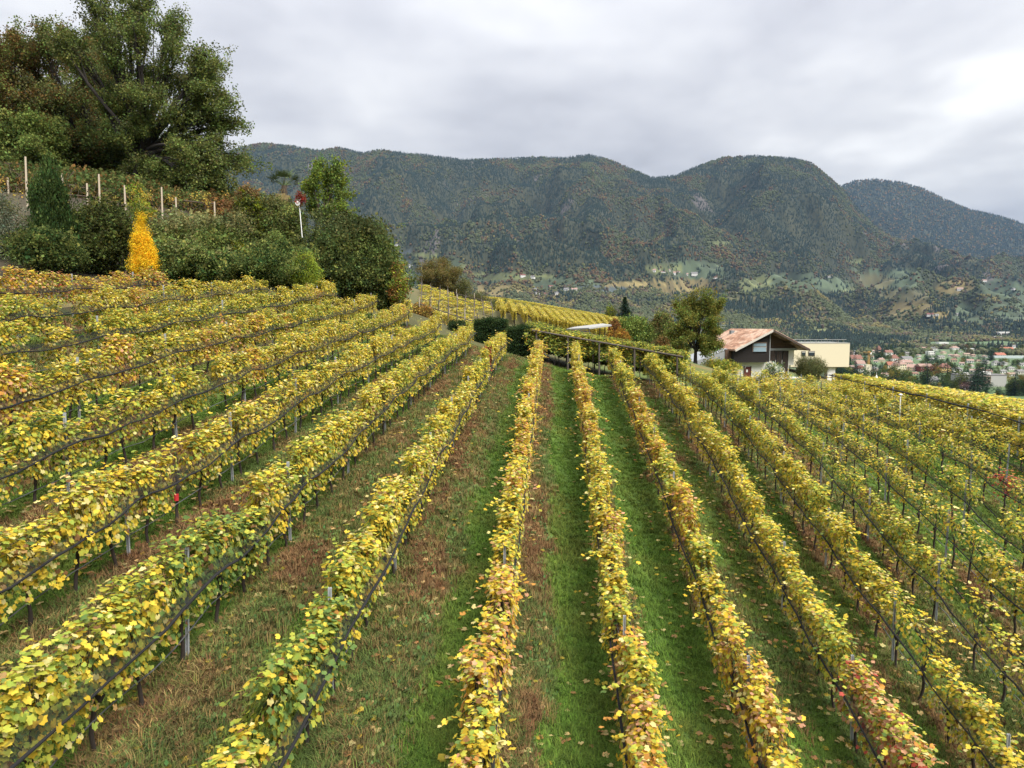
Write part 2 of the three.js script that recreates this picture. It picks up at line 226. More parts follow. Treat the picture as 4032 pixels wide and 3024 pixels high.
// a spray of small pointed leaves within a ball of radius 1
function sprayGeo(seed, n, size, jitter = 0.35, flat = 1) {
  const r = RNG(seed), pos = [], col = [], q = V(0, 0, 0), u = V(0, 0, 0), w = V(0, 0, 0);
  for (let i = 0; i < n; i++) {
    do q.set(r() * 2 - 1, r() * 2 - 1, r() * 2 - 1); while (q.lengthSq() > 1); q.y *= flat;
    u.set(gauss(r), gauss(r) - 0.25, gauss(r)).normalize(); w.set(gauss(r), gauss(r), gauss(r)).cross(u).normalize();
    const L = size * (0.7 + 0.7 * r()), B = L * 0.36, v = 1 - jitter + 2 * jitter * r(), warm = 1 + (r() - 0.5) * 0.5;
    const a = [q.x, q.y, q.z], m1 = [q.x + u.x * L * 0.5 + w.x * B, q.y + u.y * L * 0.5 + w.y * B, q.z + u.z * L * 0.5 + w.z * B], m2 = [q.x + u.x * L * 0.5 - w.x * B, q.y + u.y * L * 0.5 - w.y * B, q.z + u.z * L * 0.5 - w.z * B], e = [q.x + u.x * L, q.y + u.y * L, q.z + u.z * L];
    pos.push(...a, ...m1, ...m2, ...m1, ...e, ...m2); for (let k = 0; k < 6; k++) col.push(v * warm, v, v * 0.9);
  }
  return geom(pos, null, col);
}
const SPRAY = [1, 2, 3].map((s) => sprayGeo(s, 26, 0.34)), SPRAY_FINE = [4, 5].map((s) => sprayGeo(s, 34, 0.22)), SPRAY_BIG = [6, 7].map((s) => sprayGeo(s, 20, 0.5));
const crownM = leafMat(C(1, 1, 1), 0.3), barkM = std(C(0.022, 0.018, 0.015), 1), barkGrey = std(C(0.09, 0.08, 0.07), 0.95), barkWarm = std(C(0.07, 0.05, 0.035), 0.95);
function copies(name, geo, m, list, parent, kind) { // list of [x, y, z, scale | [sx, sy, sz], colour, turn | quaternion]
  const im = new THREE.InstancedMesh(geo, m, list.length), M = new THREE.Matrix4(), Q = new THREE.Quaternion(), E = new THREE.Euler(), p = V(0, 0, 0), sc = V(1, 1, 1), cc = new THREE.Color();
  list.forEach((k, i) => { p.set(k[0], k[1], k[2]); if (Array.isArray(k[3])) sc.set(...k[3]); else sc.setScalar(k[3]); if (k[5] && k[5].isQuaternion) Q.copy(k[5]); else Q.setFromEuler(E.set(0, k[5] || 0, 0)); M.compose(p, Q, sc); im.setMatrixAt(i, M); if (k[4]) im.setColorAt(i, cc.setRGB(...k[4])); });
  im.name = name; im.castShadow = im.receiveShadow = true; if (kind) im.userData = { kind }; (parent || scene).add(im); return im;
}
const rq = (r) => new THREE.Quaternion().setFromEuler(new THREE.Euler(r() * 6.28, r() * 6.28, r() * 6.28));
const vary = (c, r, a = 0.3) => { const k = 1 - a + 2 * a * r(), w = 1 + (r() - 0.5) * a; return [c[0] * k * w, c[1] * k, c[2] * k]; };

// broadleaf tree: trunk, limbs that fork towards pads of foliage, crown of many sprays
function tree(o, T) {
  const r = RNG(T.seed), H = T.h, list = [[], [], []], wood = [];
  const trunkH = H * (T.trunk ?? 0.3), lean = V((T.lean ?? 0) * trunkH, 0, 0);
  const fork = V(lean.x, trunkH, lean.z), rb = T.rad ?? H * 0.022;
  wood.push(limb([V(0, -0.6, 0), V(lean.x * 0.1, trunkH * 0.15, 0), V(lean.x * 0.5, trunkH * 0.6, 0), fork], [rb * 1.6, rb * 1.1, rb * 0.95, rb * 0.85], 8));
  const pads = T.pads.map((p) => V(p[0], p[1], p[2])).map((v, i) => [v, T.pads[i][3], T.pads[i][4] ?? T.pads[i][3] * 0.7]);
  for (const [c, pr, ph] of pads) {
    const steps = 5, pts = [], rad = [], start = fork.clone().lerp(V(0, trunkH * 0.5, 0), r() * 0.7);
    const mid = start.clone().lerp(c, 0.5).add(V(gauss(r) * 0.06 * H, (0.02 + r() * 0.05) * H, gauss(r) * 0.06 * H));
    for (let i = 0; i <= steps; i++) { const t = i / steps, a = start.clone().lerp(mid, t), b = mid.clone().lerp(c, t); pts.push(a.lerp(b, t).add(V(gauss(r), gauss(r), gauss(r)).multiplyScalar(i && i < steps ? 0.012 * H : 0))); rad.push(lerp(rb * 0.62, rb * 0.16, Math.pow(t, 0.8))); }
    wood.push(limb(pts, rad, 6));
    const nb = T.twigs ?? 9;
    for (let b = 0; b < nb; b++) {
      const q = V(gauss(r) * pr, gauss(r) * ph, gauss(r) * pr).add(c), from = pts[2 + (r() * 3.4 | 0)], m = from.clone().lerp(q, 0.55).add(V(0, 0.03 * H * r(), 0));
      wood.push(limb([from, m, q], [rb * 0.17, rb * 0.1, rb * 0.035], 4, false));
      const ns = T.sprays ?? 9;
      for (let k = 0; k < ns; k++) {
        const t = 0.45 + 0.7 * r(), p = from.clone().lerp(q, t).add(V(gauss(r), gauss(r) * 0.7, gauss(r)).multiplyScalar(pr * 0.3)), sc = (T.spray ?? 0.55) * (0.75 + 0.6 * r());
        const cc = T.colors[r() * T.colors.length | 0];
        list[(r() * 3) | 0].push([p.x, p.y, p.z, sc, vary(cc, r, 0.28), rq(r)]);
      }
    }
  }
  part('trunk', merge(wood), T.bark ?? barkM, o);
  (T.geos ?? SPRAY).forEach((g, i) => list[i] && list[i].length && copies('crown', g, T.mat ?? crownM, list[i], o));
  return shade(o);
}
function padsIn(seed, n, rx, ry, rz, cy, pr, bias = 0) { const r = RNG(seed), out = []; for (let i = 0; i < n; i++) { let v; do v = V(r() * 2 - 1, r() * 2 - 1, r() * 2 - 1); while (v.lengthSq() > 1 || v.lengthSq() < 0.22); if (bias && v.y < -0.2) v.multiplyScalar(0.8); out.push([v.x * rx, cy + v.y * ry, v.z * rz, pr * (0.75 + 0.5 * r())]); } return out; }
// shrub or conifer: stem and a body of sprays filling lobes
function shrub(o, T) {
  const r = RNG(T.seed), list = [[], [], []], G = T.geos ?? [SPRAY[0], SPRAY_BIG[0], SPRAY_FINE[0]], wood = [];
  for (let k = 0; k < (T.stems ?? 4); k++) { const a = r() * 6.28, e = V(Math.cos(a) * T.rx * 0.4 * r(), T.h * (0.5 + 0.35 * r()), Math.sin(a) * T.rx * 0.4 * r()); wood.push(limb([V(0, -0.3, 0), e.clone().multiplyScalar(0.5).add(V(gauss(r) * 0.1, 0, gauss(r) * 0.1)), e], [T.h * 0.018, T.h * 0.012, T.h * 0.004], 5)); }
  part('stem', merge(wood), T.bark ?? barkWarm, o);
  const lobes = (T.lobes ?? [[0, T.h * 0.48, 0, T.rx * 0.9, T.h * 0.48]]).slice(); if (!T.stretch && !T.cone) for (let k = 0; k < 9; k++) { const l = lobes[k % lobes.length], a = r() * 6.28, e = r() * 1.5 - 0.35; lobes.push([l[0] + Math.cos(a) * Math.cos(e) * l[3] * 0.66, Math.max(T.h * 0.15, l[1] + Math.sin(e) * l[4] * 0.66), l[2] + Math.sin(a) * Math.cos(e) * l[3] * 0.66, l[3] * (0.28 + 0.2 * r()), l[4] * (0.28 + 0.22 * r())]); }
  const vol = lobes.map((l) => l[3] * l[3] * l[4]), tot = vol.reduce((a, b) => a + b, 0);
  for (let i = 0; i < T.n; i++) {
    let q = r() * tot, li = 0; while (q > vol[li] && li < lobes.length - 1) q -= vol[li++]; const l = lobes[li];
    let v; do v = V(r() * 2 - 1, r() * 2 - 1, r() * 2 - 1); while (v.lengthSq() > 1); v.normalize().multiplyScalar(Math.pow(0.2 + 0.8 * r(), 0.5) * (0.45 + 1.02 * fbm(v.x * 2.4 + T.seed * 3.1, v.y * 2.6 + v.z * 2.1 + 7, 3)) * (r() < 0.06 ? 1.12 + 0.15 * r() : 1));
    let w = 1; if (T.cone) w = lerp(1.0, T.cone, clamp((v.y + 1) / 2)); 
    const p = [l[0] + v.x * l[3] * w * 1.1, l[1] + v.y * l[4] * 1.1, l[2] + v.z * l[3] * w * 1.1];
    if (p[1] < 0.02) p[1] = 0.05 + r() * 0.2;
    let cc = T.colors[r() * T.colors.length | 0]; if (T.topColor && p[1] > T.h * (0.72 + 0.12 * r())) cc = T.topColor;
    const lt = 0.75 + 0.6 * h2(li * 7 + T.seed, 3); cc = [cc[0] * lt, cc[1] * lt, cc[2] * lt]; const sc = (T.spray ?? 0.3) * (0.65 + 0.75 * r());
    list[i % G.length].push([...p, T.stretch ? [sc * 0.7, sc * T.stretch, sc * 0.7] : sc, vary(cc, r, 0.3), T.stretch ? r() * 6.28 : rq(r)]);
  }
  G.forEach((g, i) => list[i].length && copies('foliage', g, T.mat ?? crownM, list[i], o));
  return shade(o);
}

// ------------------------------------------------------------------ forest on the mountains (too many to count)
{
  const r = RNG(77), con = [], dec = [];
  const cone = (() => { const q = RNG(5), P = []; for (const [y, R, h] of [[0.12, 0.26, 0.5], [0.4, 0.19, 0.4], [0.64, 0.11, 0.36]]) { const g = new THREE.ConeGeometry(R, h, 6, 1, true); const p = g.attributes.position; for (let i = 0; i < p.count; i++) if (p.getY(i) < 0) { const k = 0.75 + 0.5 * q(); p.setX(i, p.getX(i) * k); p.setZ(i, p.getZ(i) * k); } g.translate(0, y + h / 2, 0); P.push(g); } return merge(P); })();
  const blob = [1, 2].map((sd) => { const g = new THREE.IcosahedronGeometry(0.5, 1), p = g.attributes.position; for (let i = 0; i < p.count; i++) { const x = p.getX(i), y = p.getY(i), z = p.getZ(i), k = 0.72 + 0.62 * h2(Math.round(x * 97 + sd * 13), Math.round(y * 89 + z * 61)); p.setXYZ(i, x * k, y * k + 0.42, z * k); } g.computeVertexNormals(); return g; });
  for (let n = 0; n < 430000; n++) {
    const d = n % 9 === 0 ? lerp(950, 2300, r()) : Math.sqrt(lerp(1950 ** 2, 5300 ** 2, r())), xD = lerp(-260, 2480, r()), x = (xD - 1106) / 1475 * d, y = d < 1850 ? farY(x, -d) : mountY(xD, d), yD = yOf(y, d);
    const thin = fbm(x / 110 + 3, d / 90, 3); if (d < 2050 && (xD > 1880 ? (thin < 0.6 && !(d > 2000 && xD < 1960)) : thin < 0.3)) continue; if (d < 1300 && xD > 1780) continue;
    if (fieldAt(xD, yD)) { if (r() > 0.015 + (fbm(x / 45, d / 25, 2) > 0.54 ? 0.5 : 0)) continue; }
    if (xD > 350 && xD < 1000 && d < 2700 && thin < 0.5) continue;
    const hi = smooth(-40, 620, y), m = fbm(x / 240 + 11, d / 200 + 4, 4), m2 = fbm(x / 60 + 1, d / 60 + 9, 3);
    const pc = clamp(0.1 + hi * 0.95 + (m - 0.5) * 3.4 + (m2 - 0.5) * 0.8);
    const k = 0.75 + 0.5 * r();
    if (r() < pc) { const H = (9 + 12 * r()) * (0.8 + 0.3 * (1 - hi)); con.push([x, y - 0.6, -d, [H * 0.8, H, H * 0.8], [0.0125 * k, 0.026 * k, 0.019 * k], r() * 6]); }
    else {
      const w = (5.5 + 5 * r()) * 1.1, q = 0.5 + (m2 - 0.5) * 2.4 + (r() - 0.5) * 0.4; let c = q < 0.46 ? [0.056, 0.068, 0.028] : q < 0.64 ? [0.072, 0.072, 0.031] : q < 0.82 ? [0.072, 0.055, 0.035] : q < 0.93 ? [0.08, 0.088, 0.03] : [0.12, 0.105, 0.035];
      if (hi > 0.2 && r() < 0.2 + (m2 - 0.5) * 2) c = [0.085, 0.05, 0.022];
      dec.push([x, y - 0.4, -d, [w, w * (0.9 + 0.5 * r()), w], [c[0] * k, c[1] * k, c[2] * k], r() * 6]);
    }
  }
  { const q = RNG(78); for (let n = 0; n < 46000; n++) { const d = lerp(5400, 7900, q()), xD = lerp(1650, 2500, q()), y = mount2Y(xD, d), x = (xD - 1106) / 1475 * d, k = 0.7 + 0.6 * q(); if (q() < 0.75) con.push([x, y - 1, -d, [20, 24 + 8 * q(), 20], [0.013 * k, 0.025 * k, 0.019 * k], q() * 6]); else dec.push([x, y - 1, -d, 18, q() < 0.3 ? [0.14, 0.085, 0.03] : [0.06 * k, 0.06 * k, 0.025], q() * 6]); } }
  const o = new THREE.Group(); o.name = 'forest'; scene.add(o); tag(o, 'dense mixed autumn forest covering the mountain slopes across the valley', 'forest', null, 'stuff');
  const tm = std(C(1, 1, 1), 1);
  copies('conifers', cone, tm, con, o); copies('broadleaf_crowns', blob[0], tm, dec.filter((_, i) => i % 2), o); copies('broadleaf_crowns', blob[1], tm, dec.filter((_, i) => !(i % 2)), o);
  console.log('forest', con.length, dec.length);
}

// ------------------------------------------------------------------ vine leaves
const LC = { yel: [0.74, 0.55, 0.075], gold: [0.64, 0.42, 0.045], yg: [0.46, 0.46, 0.075], lime: [0.30, 0.365, 0.07], grn: [0.135, 0.21, 0.065], dgr: [0.06, 0.115, 0.032], org: [0.56, 0.26, 0.07], pnk: [0.58, 0.30, 0.19], tan: [0.45, 0.27, 0.12], red: [0.52, 0.10, 0.08], brn: [0.19, 0.095, 0.045], drd: [0.13, 0.008, 0.02], pale: [0.74, 0.63, 0.27] };
const PAL = {
  yellow: { yel: 34, gold: 8, yg: 22, lime: 11, grn: 9, dgr: 3, pale: 15, tan: 4, brn: 4 },
  lime: { yel: 22, gold: 5, yg: 28, lime: 20, grn: 15, dgr: 5, pale: 9, tan: 3, brn: 2 },
  green: { yel: 10, yg: 18, lime: 24, grn: 30, dgr: 12, org: 2, pale: 3, brn: 3 },
  orange: { yel: 22, gold: 14, yg: 14, lime: 6, org: 14, pnk: 9, tan: 12, pale: 8, grn: 3, brn: 3 },
  pink: { yel: 12, pale: 10, yg: 14, lime: 12, pnk: 24, org: 12, red: 8, tan: 6, grn: 8, brn: 2 },
  red: { red: 50, pnk: 20, drd: 10, org: 15 },
  dark: { drd: 70, red: 16, brn: 8 },
};
const RIM = [[0, 0.63], [28, 0.46], [56, 0.6], [86, 0.45], [118, 0.54], [158, 0.42], [180, 0.1], [202, 0.42], [242, 0.54], [274, 0.45], [304, 0.6], [332, 0.46]];
function pick(pal, r) { let tot = 0; for (const k in pal) tot += pal[k]; let q = r() * tot; for (const k in pal) { q -= pal[k]; if (q <= 0) return LC[k]; } return LC.yel; }
const _n = V(0, 0, 0), _u = V(0, 0, 0), _w = V(0, 0, 0);
function addLeaf(out, p, n, tip, size, c, r) {
  _n.copy(n).normalize(); _u.copy(tip).addScaledVector(_n, -tip.dot(_n)).normalize(); _w.crossVectors(_n, _u);
  const k0 = out.pos.length / 3, cup = (r() - 0.3) * 0.55, fold = (r() - 0.35) * 0.6, edge = r() < 0.35 ? 0.75 : 0.15, b = 0.72 + 0.5 * r();
  out.pos.push(p.x, p.y, p.z); out.col.push(c[0] * 0.92 * b, c[1] * 1.06 * b, c[2] * b);
  for (const [a, q] of RIM) {
    const an = (a + (r() - 0.5) * 10) * Math.PI / 180, rr = size * q * (0.88 + 0.24 * r()), x = Math.cos(an) * rr, y = Math.sin(an) * rr, z = size * (-cup * (q * q) * 1.6 + fold * Math.abs(Math.sin(an)) * q * 0.6 + (r() - 0.5) * 0.13);
    out.pos.push(p.x + _u.x * x + _w.x * y + _n.x * z, p.y + _u.y * x + _w.y * y + _n.y * z, p.z + _u.z * x + _w.z * y + _n.z * z);
    const e = edge * r(), v = b * (0.9 + 0.2 * r()); out.col.push(lerp(c[0], 0.5, e * 0.5) * v, lerp(c[1], 0.24, e * 0.6) * v, lerp(c[2], 0.05, e * 0.6) * v);
  }
  for (let i = 0; i < 12; i++) out.idx.push(k0, k0 + 1 + i, k0 + 1 + (i + 1) % 12);
}
const leafM = leafMat(C(1, 1, 1), 0.42);
const VINE_W = 0.95;
// leaves of one vine: z along the row, x across it, y up from the ground
function foliageGeo(seed, pal, n, topShoots, outer) {
  const r = RNG(seed), out = { pos: [], col: [], idx: [] }, p = V(0, 0, 0), N = V(0, 0, 0), T = V(0, 0, 0), clumps = [];
  const nc = 7; for (let i = 0; i < nc; i++) clumps.push([(r() - 0.5) * VINE_W, 0.9 + 0.8 * r(), 0.8 + 0.5 * r()]);
  for (let i = 0; i < n; i++) {
    const sg = r() < 0.5 ? -1 : 1; let y, z, x;
    if (r() < 0.4) { const c = clumps[r() * nc | 0]; z = c[0] + gauss(r) * 0.2; y = c[1] + gauss(r) * 0.2; } else { z = (r() - 0.5) * VINE_W * 1.05; y = 0.6 + 1.2 * r(); }
    y = clamp(y, 0.56 + 0.22 * r(), 1.7 + 0.2 * r());
    const bulge = lerp(0.2, 0.13, clamp((y - 0.6) / 1.2)); const top = smooth(1.3, 1.6, y); x = sg * bulge * Math.pow(r(), lerp(outer ? 0.35 : 0.6, 1.1, top)) * 1.25 + gauss(r) * 0.035;
    p.set(x, y, z);
    N.set(sg * lerp(0.85, 0.2, top) + gauss(r) * 0.4, lerp(0.42, 1.0, top) + gauss(r) * 0.25, gauss(r) * 0.55);
    T.set(sg * 0.45 + gauss(r) * 0.5, -0.9 + 0.5 * top + gauss(r) * 0.4, gauss(r) * 0.8);
    addLeaf(out, p, N, T, 0.05 + 0.052 * r(), pick(pal, r), r);
  }
  for (let k = 0; k < topShoots; k++) { // straggling shoots above and beside the hedge
    const z0 = (r() - 0.5) * VINE_W, sg = r() < 0.5 ? -1 : 1, L = 0.25 + 0.35 * r(), side = r() < 0.5 ? 0.25 : 0.9, m = 4 + (r() * 4 | 0);
    for (let i = 1; i <= m; i++) { const t = i / m; p.set(sg * (0.12 + side * L * t), 1.5 + (side > 0.5 ? 0.1 * t - 0.22 * t * t : L * t * 0.7), z0 + gauss(r) * 0.07); N.set(gauss(r) * 0.6, 1, gauss(r) * 0.6); T.set(gauss(r), -0.3, gauss(r)); addLeaf(out, p, N, T, 0.06 + 0.045 * r(), pick(pal, r), r); }
  }
  return geom(out.pos, out.idx, out.col);
}
const FOL = {}; // palette -> density -> variants
{ let sd = 100; for (const k in PAL) { const rare = k === 'red' || k === 'dark'; FOL[k] = { dense: [], mid: [], thin: [] }; for (let i = 0; i < (rare ? 1 : 5); i++) FOL[k].dense.push(foliageGeo(sd++, PAL[k], 760, 6, true)); for (let i = 0; i < (rare ? 1 : 4); i++) { FOL[k].mid.push(foliageGeo(sd++, PAL[k], 420, 5, false)); FOL[k].thin.push(foliageGeo(sd++, PAL[k], 170, 3, false)); } } }
const trunkGeos = [1, 2, 3, 4, 5].map((sd) => {
  const r = RNG(sd + 900), pts = [], rad = []; let x = 0, z = 0; for (let i = 0; i <= 6; i++) { const t = i / 6; x += gauss(r) * 0.028; z += gauss(r) * 0.04; pts.push(V(x, -0.12 + 0.86 * t, z)); rad.push((0.034 - 0.008 * Math.sin(t * 3)) * (0.9 + 0.3 * r()) + (i === 0 ? 0.014 : 0)); }
  const head = pts[6], L = [limb(pts, rad, 6), limb([head.clone().add(V(0, -0.07, 0)), head.clone().add(V(0.01, 0.0, 0)), head.clone().add(V(0, 0.06, 0))], [0.03, 0.06, 0.02], 6)];
  for (let k = 0; k < 6; k++) { const e = V(gauss(r) * 0.12, 1.25 + 0.4 * r(), head.z + gauss(r) * 0.36), m = head.clone().lerp(e, 0.4).add(V(gauss(r) * 0.08, 0, gauss(r) * 0.12)); L.push(limb([head, m, e], [0.009, 0.006, 0.004], 4, false)); }
  return merge(L);
});
const vineM = std(C(0.032, 0.024, 0.019), 0.95), caneM = vineM;
const leafOne = {}; for (const k of ['yel', 'gold', 'yg', 'lime', 'grn', 'pale', 'org', 'pnk']) leafOne[k] = [1, 2].map((sd) => { const r = RNG(sd * 31 + k.length * 7 + k.charCodeAt(0)), o = { pos: [], col: [], idx: [] }; addLeaf(o, V(0, 0, 0), V(0, 1, 0), V(1, 0, 0), 1, LC[k], r); return geom(o.pos, o.idx, o.col); });

// ------------------------------------------------------------------ vine rows
const S_END = { '-8': 32, '-7': 38, '-6': 43.5, '-5': 45, '-4': 46, '-3': 45, '-2': 44, '-1': 43, 0: 42, 1: 42, 2: 42, 3: 41.5, 4: 42, 5: 43.5, 6: 48, 7: 50, 8: 52, 9: 53, 10: 54 };
const ORD = ['', 'first', 'second', 'third', 'fourth', 'fifth', 'sixth', 'seventh', 'eighth', 'ninth', 'tenth', 'eleventh', 'twelfth', 'thirteenth', 'fourteenth', 'fifteenth', 'sixteenth', 'seventeenth', 'eighteenth', 'nineteenth', 'twentieth'];
const ordinal = (n) => (n <= 20 ? ORD[n] : n < 30 ? 'twenty-' + ORD[n - 20] : n === 30 ? 'thirtieth' : n < 40 ? 'thirty-' + ORD[n - 30] : n < 50 ? 'forty-' + (ORD[n - 40] || 'zeroth') : String(n) + 'th');
const rowWords = (i) => (i <= 0 ? ORD[1 - i] + ' row left of the middle lane' : ORD[i] + ' row right of the middle lane');
camera.updateMatrixWorld(); camera.updateProjectionMatrix();
const PV = new THREE.Matrix4().multiplyMatrices(camera.projectionMatrix, camera.matrixWorldInverse);
function pixel(p) { const q = p.clone().applyMatrix4(PV); return [(q.x + 1) * 2016, (1 - q.y) * 1512, q.z]; }
const inView = (p, m = 0) => { if (p.z > -0.3) return false; const q = pixel(p); return q[0] > -m && q[0] < 4032 + m && q[1] > -m && q[1] < 3024 + m; };
const ROWS = []; for (let i = -8; i <= 10; i++) ROWS.push(i);
const TURN = -AZ; // local z of row things runs along the row
function rowPoint(i, s, dy = 0, dt = 0) { const t = ROW_T[i] + dt, [x, z] = toXZ(s, t); return V(x, groundST(s, ROW_T[i]) + dy, z); }
const vines = [];
{
  const r = RNG(4242);
  for (const i of ROWS) for (let s = 3.2 + r() * 0.5; s < S_END[i]; s += 0.93 + 0.08 * r()) {
    const skip = r() < (i >= 5 ? 0.06 : 0.035), p = rowPoint(i, s), near = inView(p.clone().add(V(0, 1.2, 0)), 0), wide = inView(p.clone().add(V(0, 1.2, 0)), 900);
    const n1 = fbm(s * 0.16 + i * 7, i * 3.7 + 50, 3), n2 = fbm(s * 0.5 + 90, i * 9.1, 2);
    let pal = n1 + 0.3 * (n2 - 0.5) > 0.54 ? 'lime' : 'yellow', den = 'dense';
    if (i === 0) pal = n2 > 0.42 ? 'orange' : 'yellow'; if (i === 1) pal = n2 > 0.58 ? 'orange' : s < 13 ? 'lime' : 'yellow'; if (i === 2) pal = n2 > 0.5 ? 'orange' : n1 > 0.5 ? 'lime' : 'yellow';
    if (i === 3) pal = s < 13.5 ? (n2 > 0.38 ? 'pink' : 'lime') : pal; if (i === -2 && s < 12) pal = n2 > 0.52 ? 'lime' : 'green'; if (i === -1 && s < 11) pal = n2 > 0.5 ? 'green' : 'lime'; if (i === -8) pal = n2 > 0.52 ? 'pink' : 'orange'; if (i <= -4 && n2 > 0.7) pal = 'orange';
    const n3 = fbm(s * 0.42 + 13 * i, 8.8 * i, 2) + (r() - 0.5) * 0.25;
    if (i >= 4) den = n3 < (i >= 6 ? 0.52 : 0.4) ? 'thin' : n3 < (i >= 6 ? 0.72 : 0.58) ? 'mid' : 'dense'; else if (i <= -3) den = n3 < 0.22 ? 'thin' : n3 < 0.36 ? 'mid' : 'dense'; else den = n3 < (s < 15 ? 0.06 : 0.12) ? 'thin' : n3 < (s < 15 ? 0.16 : 0.26) ? 'mid' : 'dense';
    if (i >= 5 && s < 30 && den === 'dense' && n2 < 0.6) den = 'mid';
    if ((!skip || (s < 18 && i > -3 && i < 4)) && wide) vines.push({ i, s, p, near, pal, den, v: r() * 1000 | 0, flip: r() < 0.5, tv: r() * 5 | 0, dist: p.length(), rx: gauss(r) * 0.03, rz: gauss(r) * 0.07, sc: 0.86 + 0.26 * r() });
  }
  const nearest = (x, y, rows, dy) => { let b = null, bd = 1e9; for (const v of vines) if (rows.includes(v.i)) { const q = pixel(v.p.clone().add(V(0, dy, 0))), d = Math.hypot(q[0] - x, q[1] - y); if (d < bd) { bd = d; b = v; } } return b; };
  let q; if ((q = nearest(702, 2063, [-3, -2], 0.55))) { q.mark = true; q.den = 'thin'; q.dist = 0; } if ((q = nearest(2775, 2485, [2], 0.45))) { q.mark = true; q.dist = 0; }
  if ((q = nearest(1918, 1425, [-1], 1.2))) { q.pal = 'dark'; q.den = 'mid'; q.dist = 0; q.word = 'dark red'; } if ((q = nearest(3919, 1913, [8, 9], 1.1))) { q.pal = 'red'; q.den = 'thin'; q.dist = 0; q.word = 'bright red'; }
}
vines.sort((a, b) => a.dist - b.dist);
const solos = vines.filter((v) => v.near).slice(0, 300), mass = vines.filter((v) => !solos.includes(v));
{
  const count = {}; [...solos].sort((a, b) => a.s - b.s).forEach((v) => { v.no = count[v.i] = (count[v.i] || 0) + 1; });
  const WORD = { yellow: 'yellow-leaved', lime: 'yellow-green', green: 'mostly green', orange: 'orange-yellow', pink: 'pink-tinged', red: 'bright red', dark: 'dark red' };
  const r = RNG(99), paint = std(C(0.6, 0.03, 0.04), 0.7);
  solos.forEach((v, k) => {
    const lab = v.mark ? `grape vine with red paint on its trunk, ${rowWords(v.i)}` : `${WORD[v.pal]} grape vine, ${ordinal(v.no)} from the near end, ${rowWords(v.i)}`;
    const o = thing('grape_vine', v.p, lab, 'grape vine', 'grape vines in the rows', TURN + (v.flip ? Math.PI : 0));
    o.scale.set(1, v.sc, 1); o.rotation.set(v.rx, o.rotation.y, v.rz);
    const L = FOL[v.pal][v.den];
    part('trunk', trunkGeos[v.tv], vineM, o);
    part('foliage', L[v.v % L.length], leafM, o, 'stuff');
    if (v.mark) part('red_paint', new THREE.CylinderGeometry(0.047, 0.047, 0.13, 10).translate(0, 0.56, 0), paint, o);
    if (k > 1 && k < 34 && v.pal !== 'dark' && v.pal !== 'red') for (let n = 0; n < 26; n++) {
      const keys = v.pal === 'green' ? ['yg', 'lime', 'grn', 'grn'] : v.pal === 'pink' ? ['pnk', 'org', 'pale', 'yg'] : v.pal === 'orange' ? ['org', 'yel', 'pale', 'gold'] : ['yel', 'yg', 'lime', 'gold', 'pale'], kk = keys[r() * keys.length | 0];
      const m = part('leaf', leafOne[kk][r() * 2 | 0], leafM, o), sg = r() < 0.5 ? -1 : 1, y = 0.8 + 0.9 * r(), top = smooth(1.4, 1.65, y);
      m.position.set(sg * lerp(0.27, 0.12, top) + gauss(r) * 0.05, y, (r() - 0.5) * 0.9); m.scale.setScalar(0.07 + 0.045 * r());
      m.rotation.set(gauss(r) * 0.5, r() * 6.28, -sg * lerp(0.9, 0.2, top) + gauss(r) * 0.35, 'ZYX');
    }
  });
  const o = new THREE.Group(); o.name = 'distant_grape_vines'; scene.add(o); tag(o, 'yellow grape vines too far off to tell apart along the rows', 'grape vines', null, 'stuff');
  const by = new Map(); for (const v of mass) { const L = FOL[v.pal][v.den], g = L[v.v % L.length]; if (!by.has(g)) by.set(g, []); by.get(g).push([v.p.x, v.p.y, v.p.z, [1, v.sc, 1], null, new THREE.Quaternion().setFromEuler(new THREE.Euler(v.rx, TURN + (v.flip ? Math.PI : 0), v.rz))]); }
  for (const [g, list] of by) copies('foliage', g, leafM, list, o);
  for (let k = 0; k < 5; k++) copies('trunks', trunkGeos[k], vineM, mass.filter((v) => v.tv === k).map((v) => [v.p.x, v.p.y, v.p.z, v.sc, null, TURN]), o);
  console.log('vines', vines.length, solos.length);
}
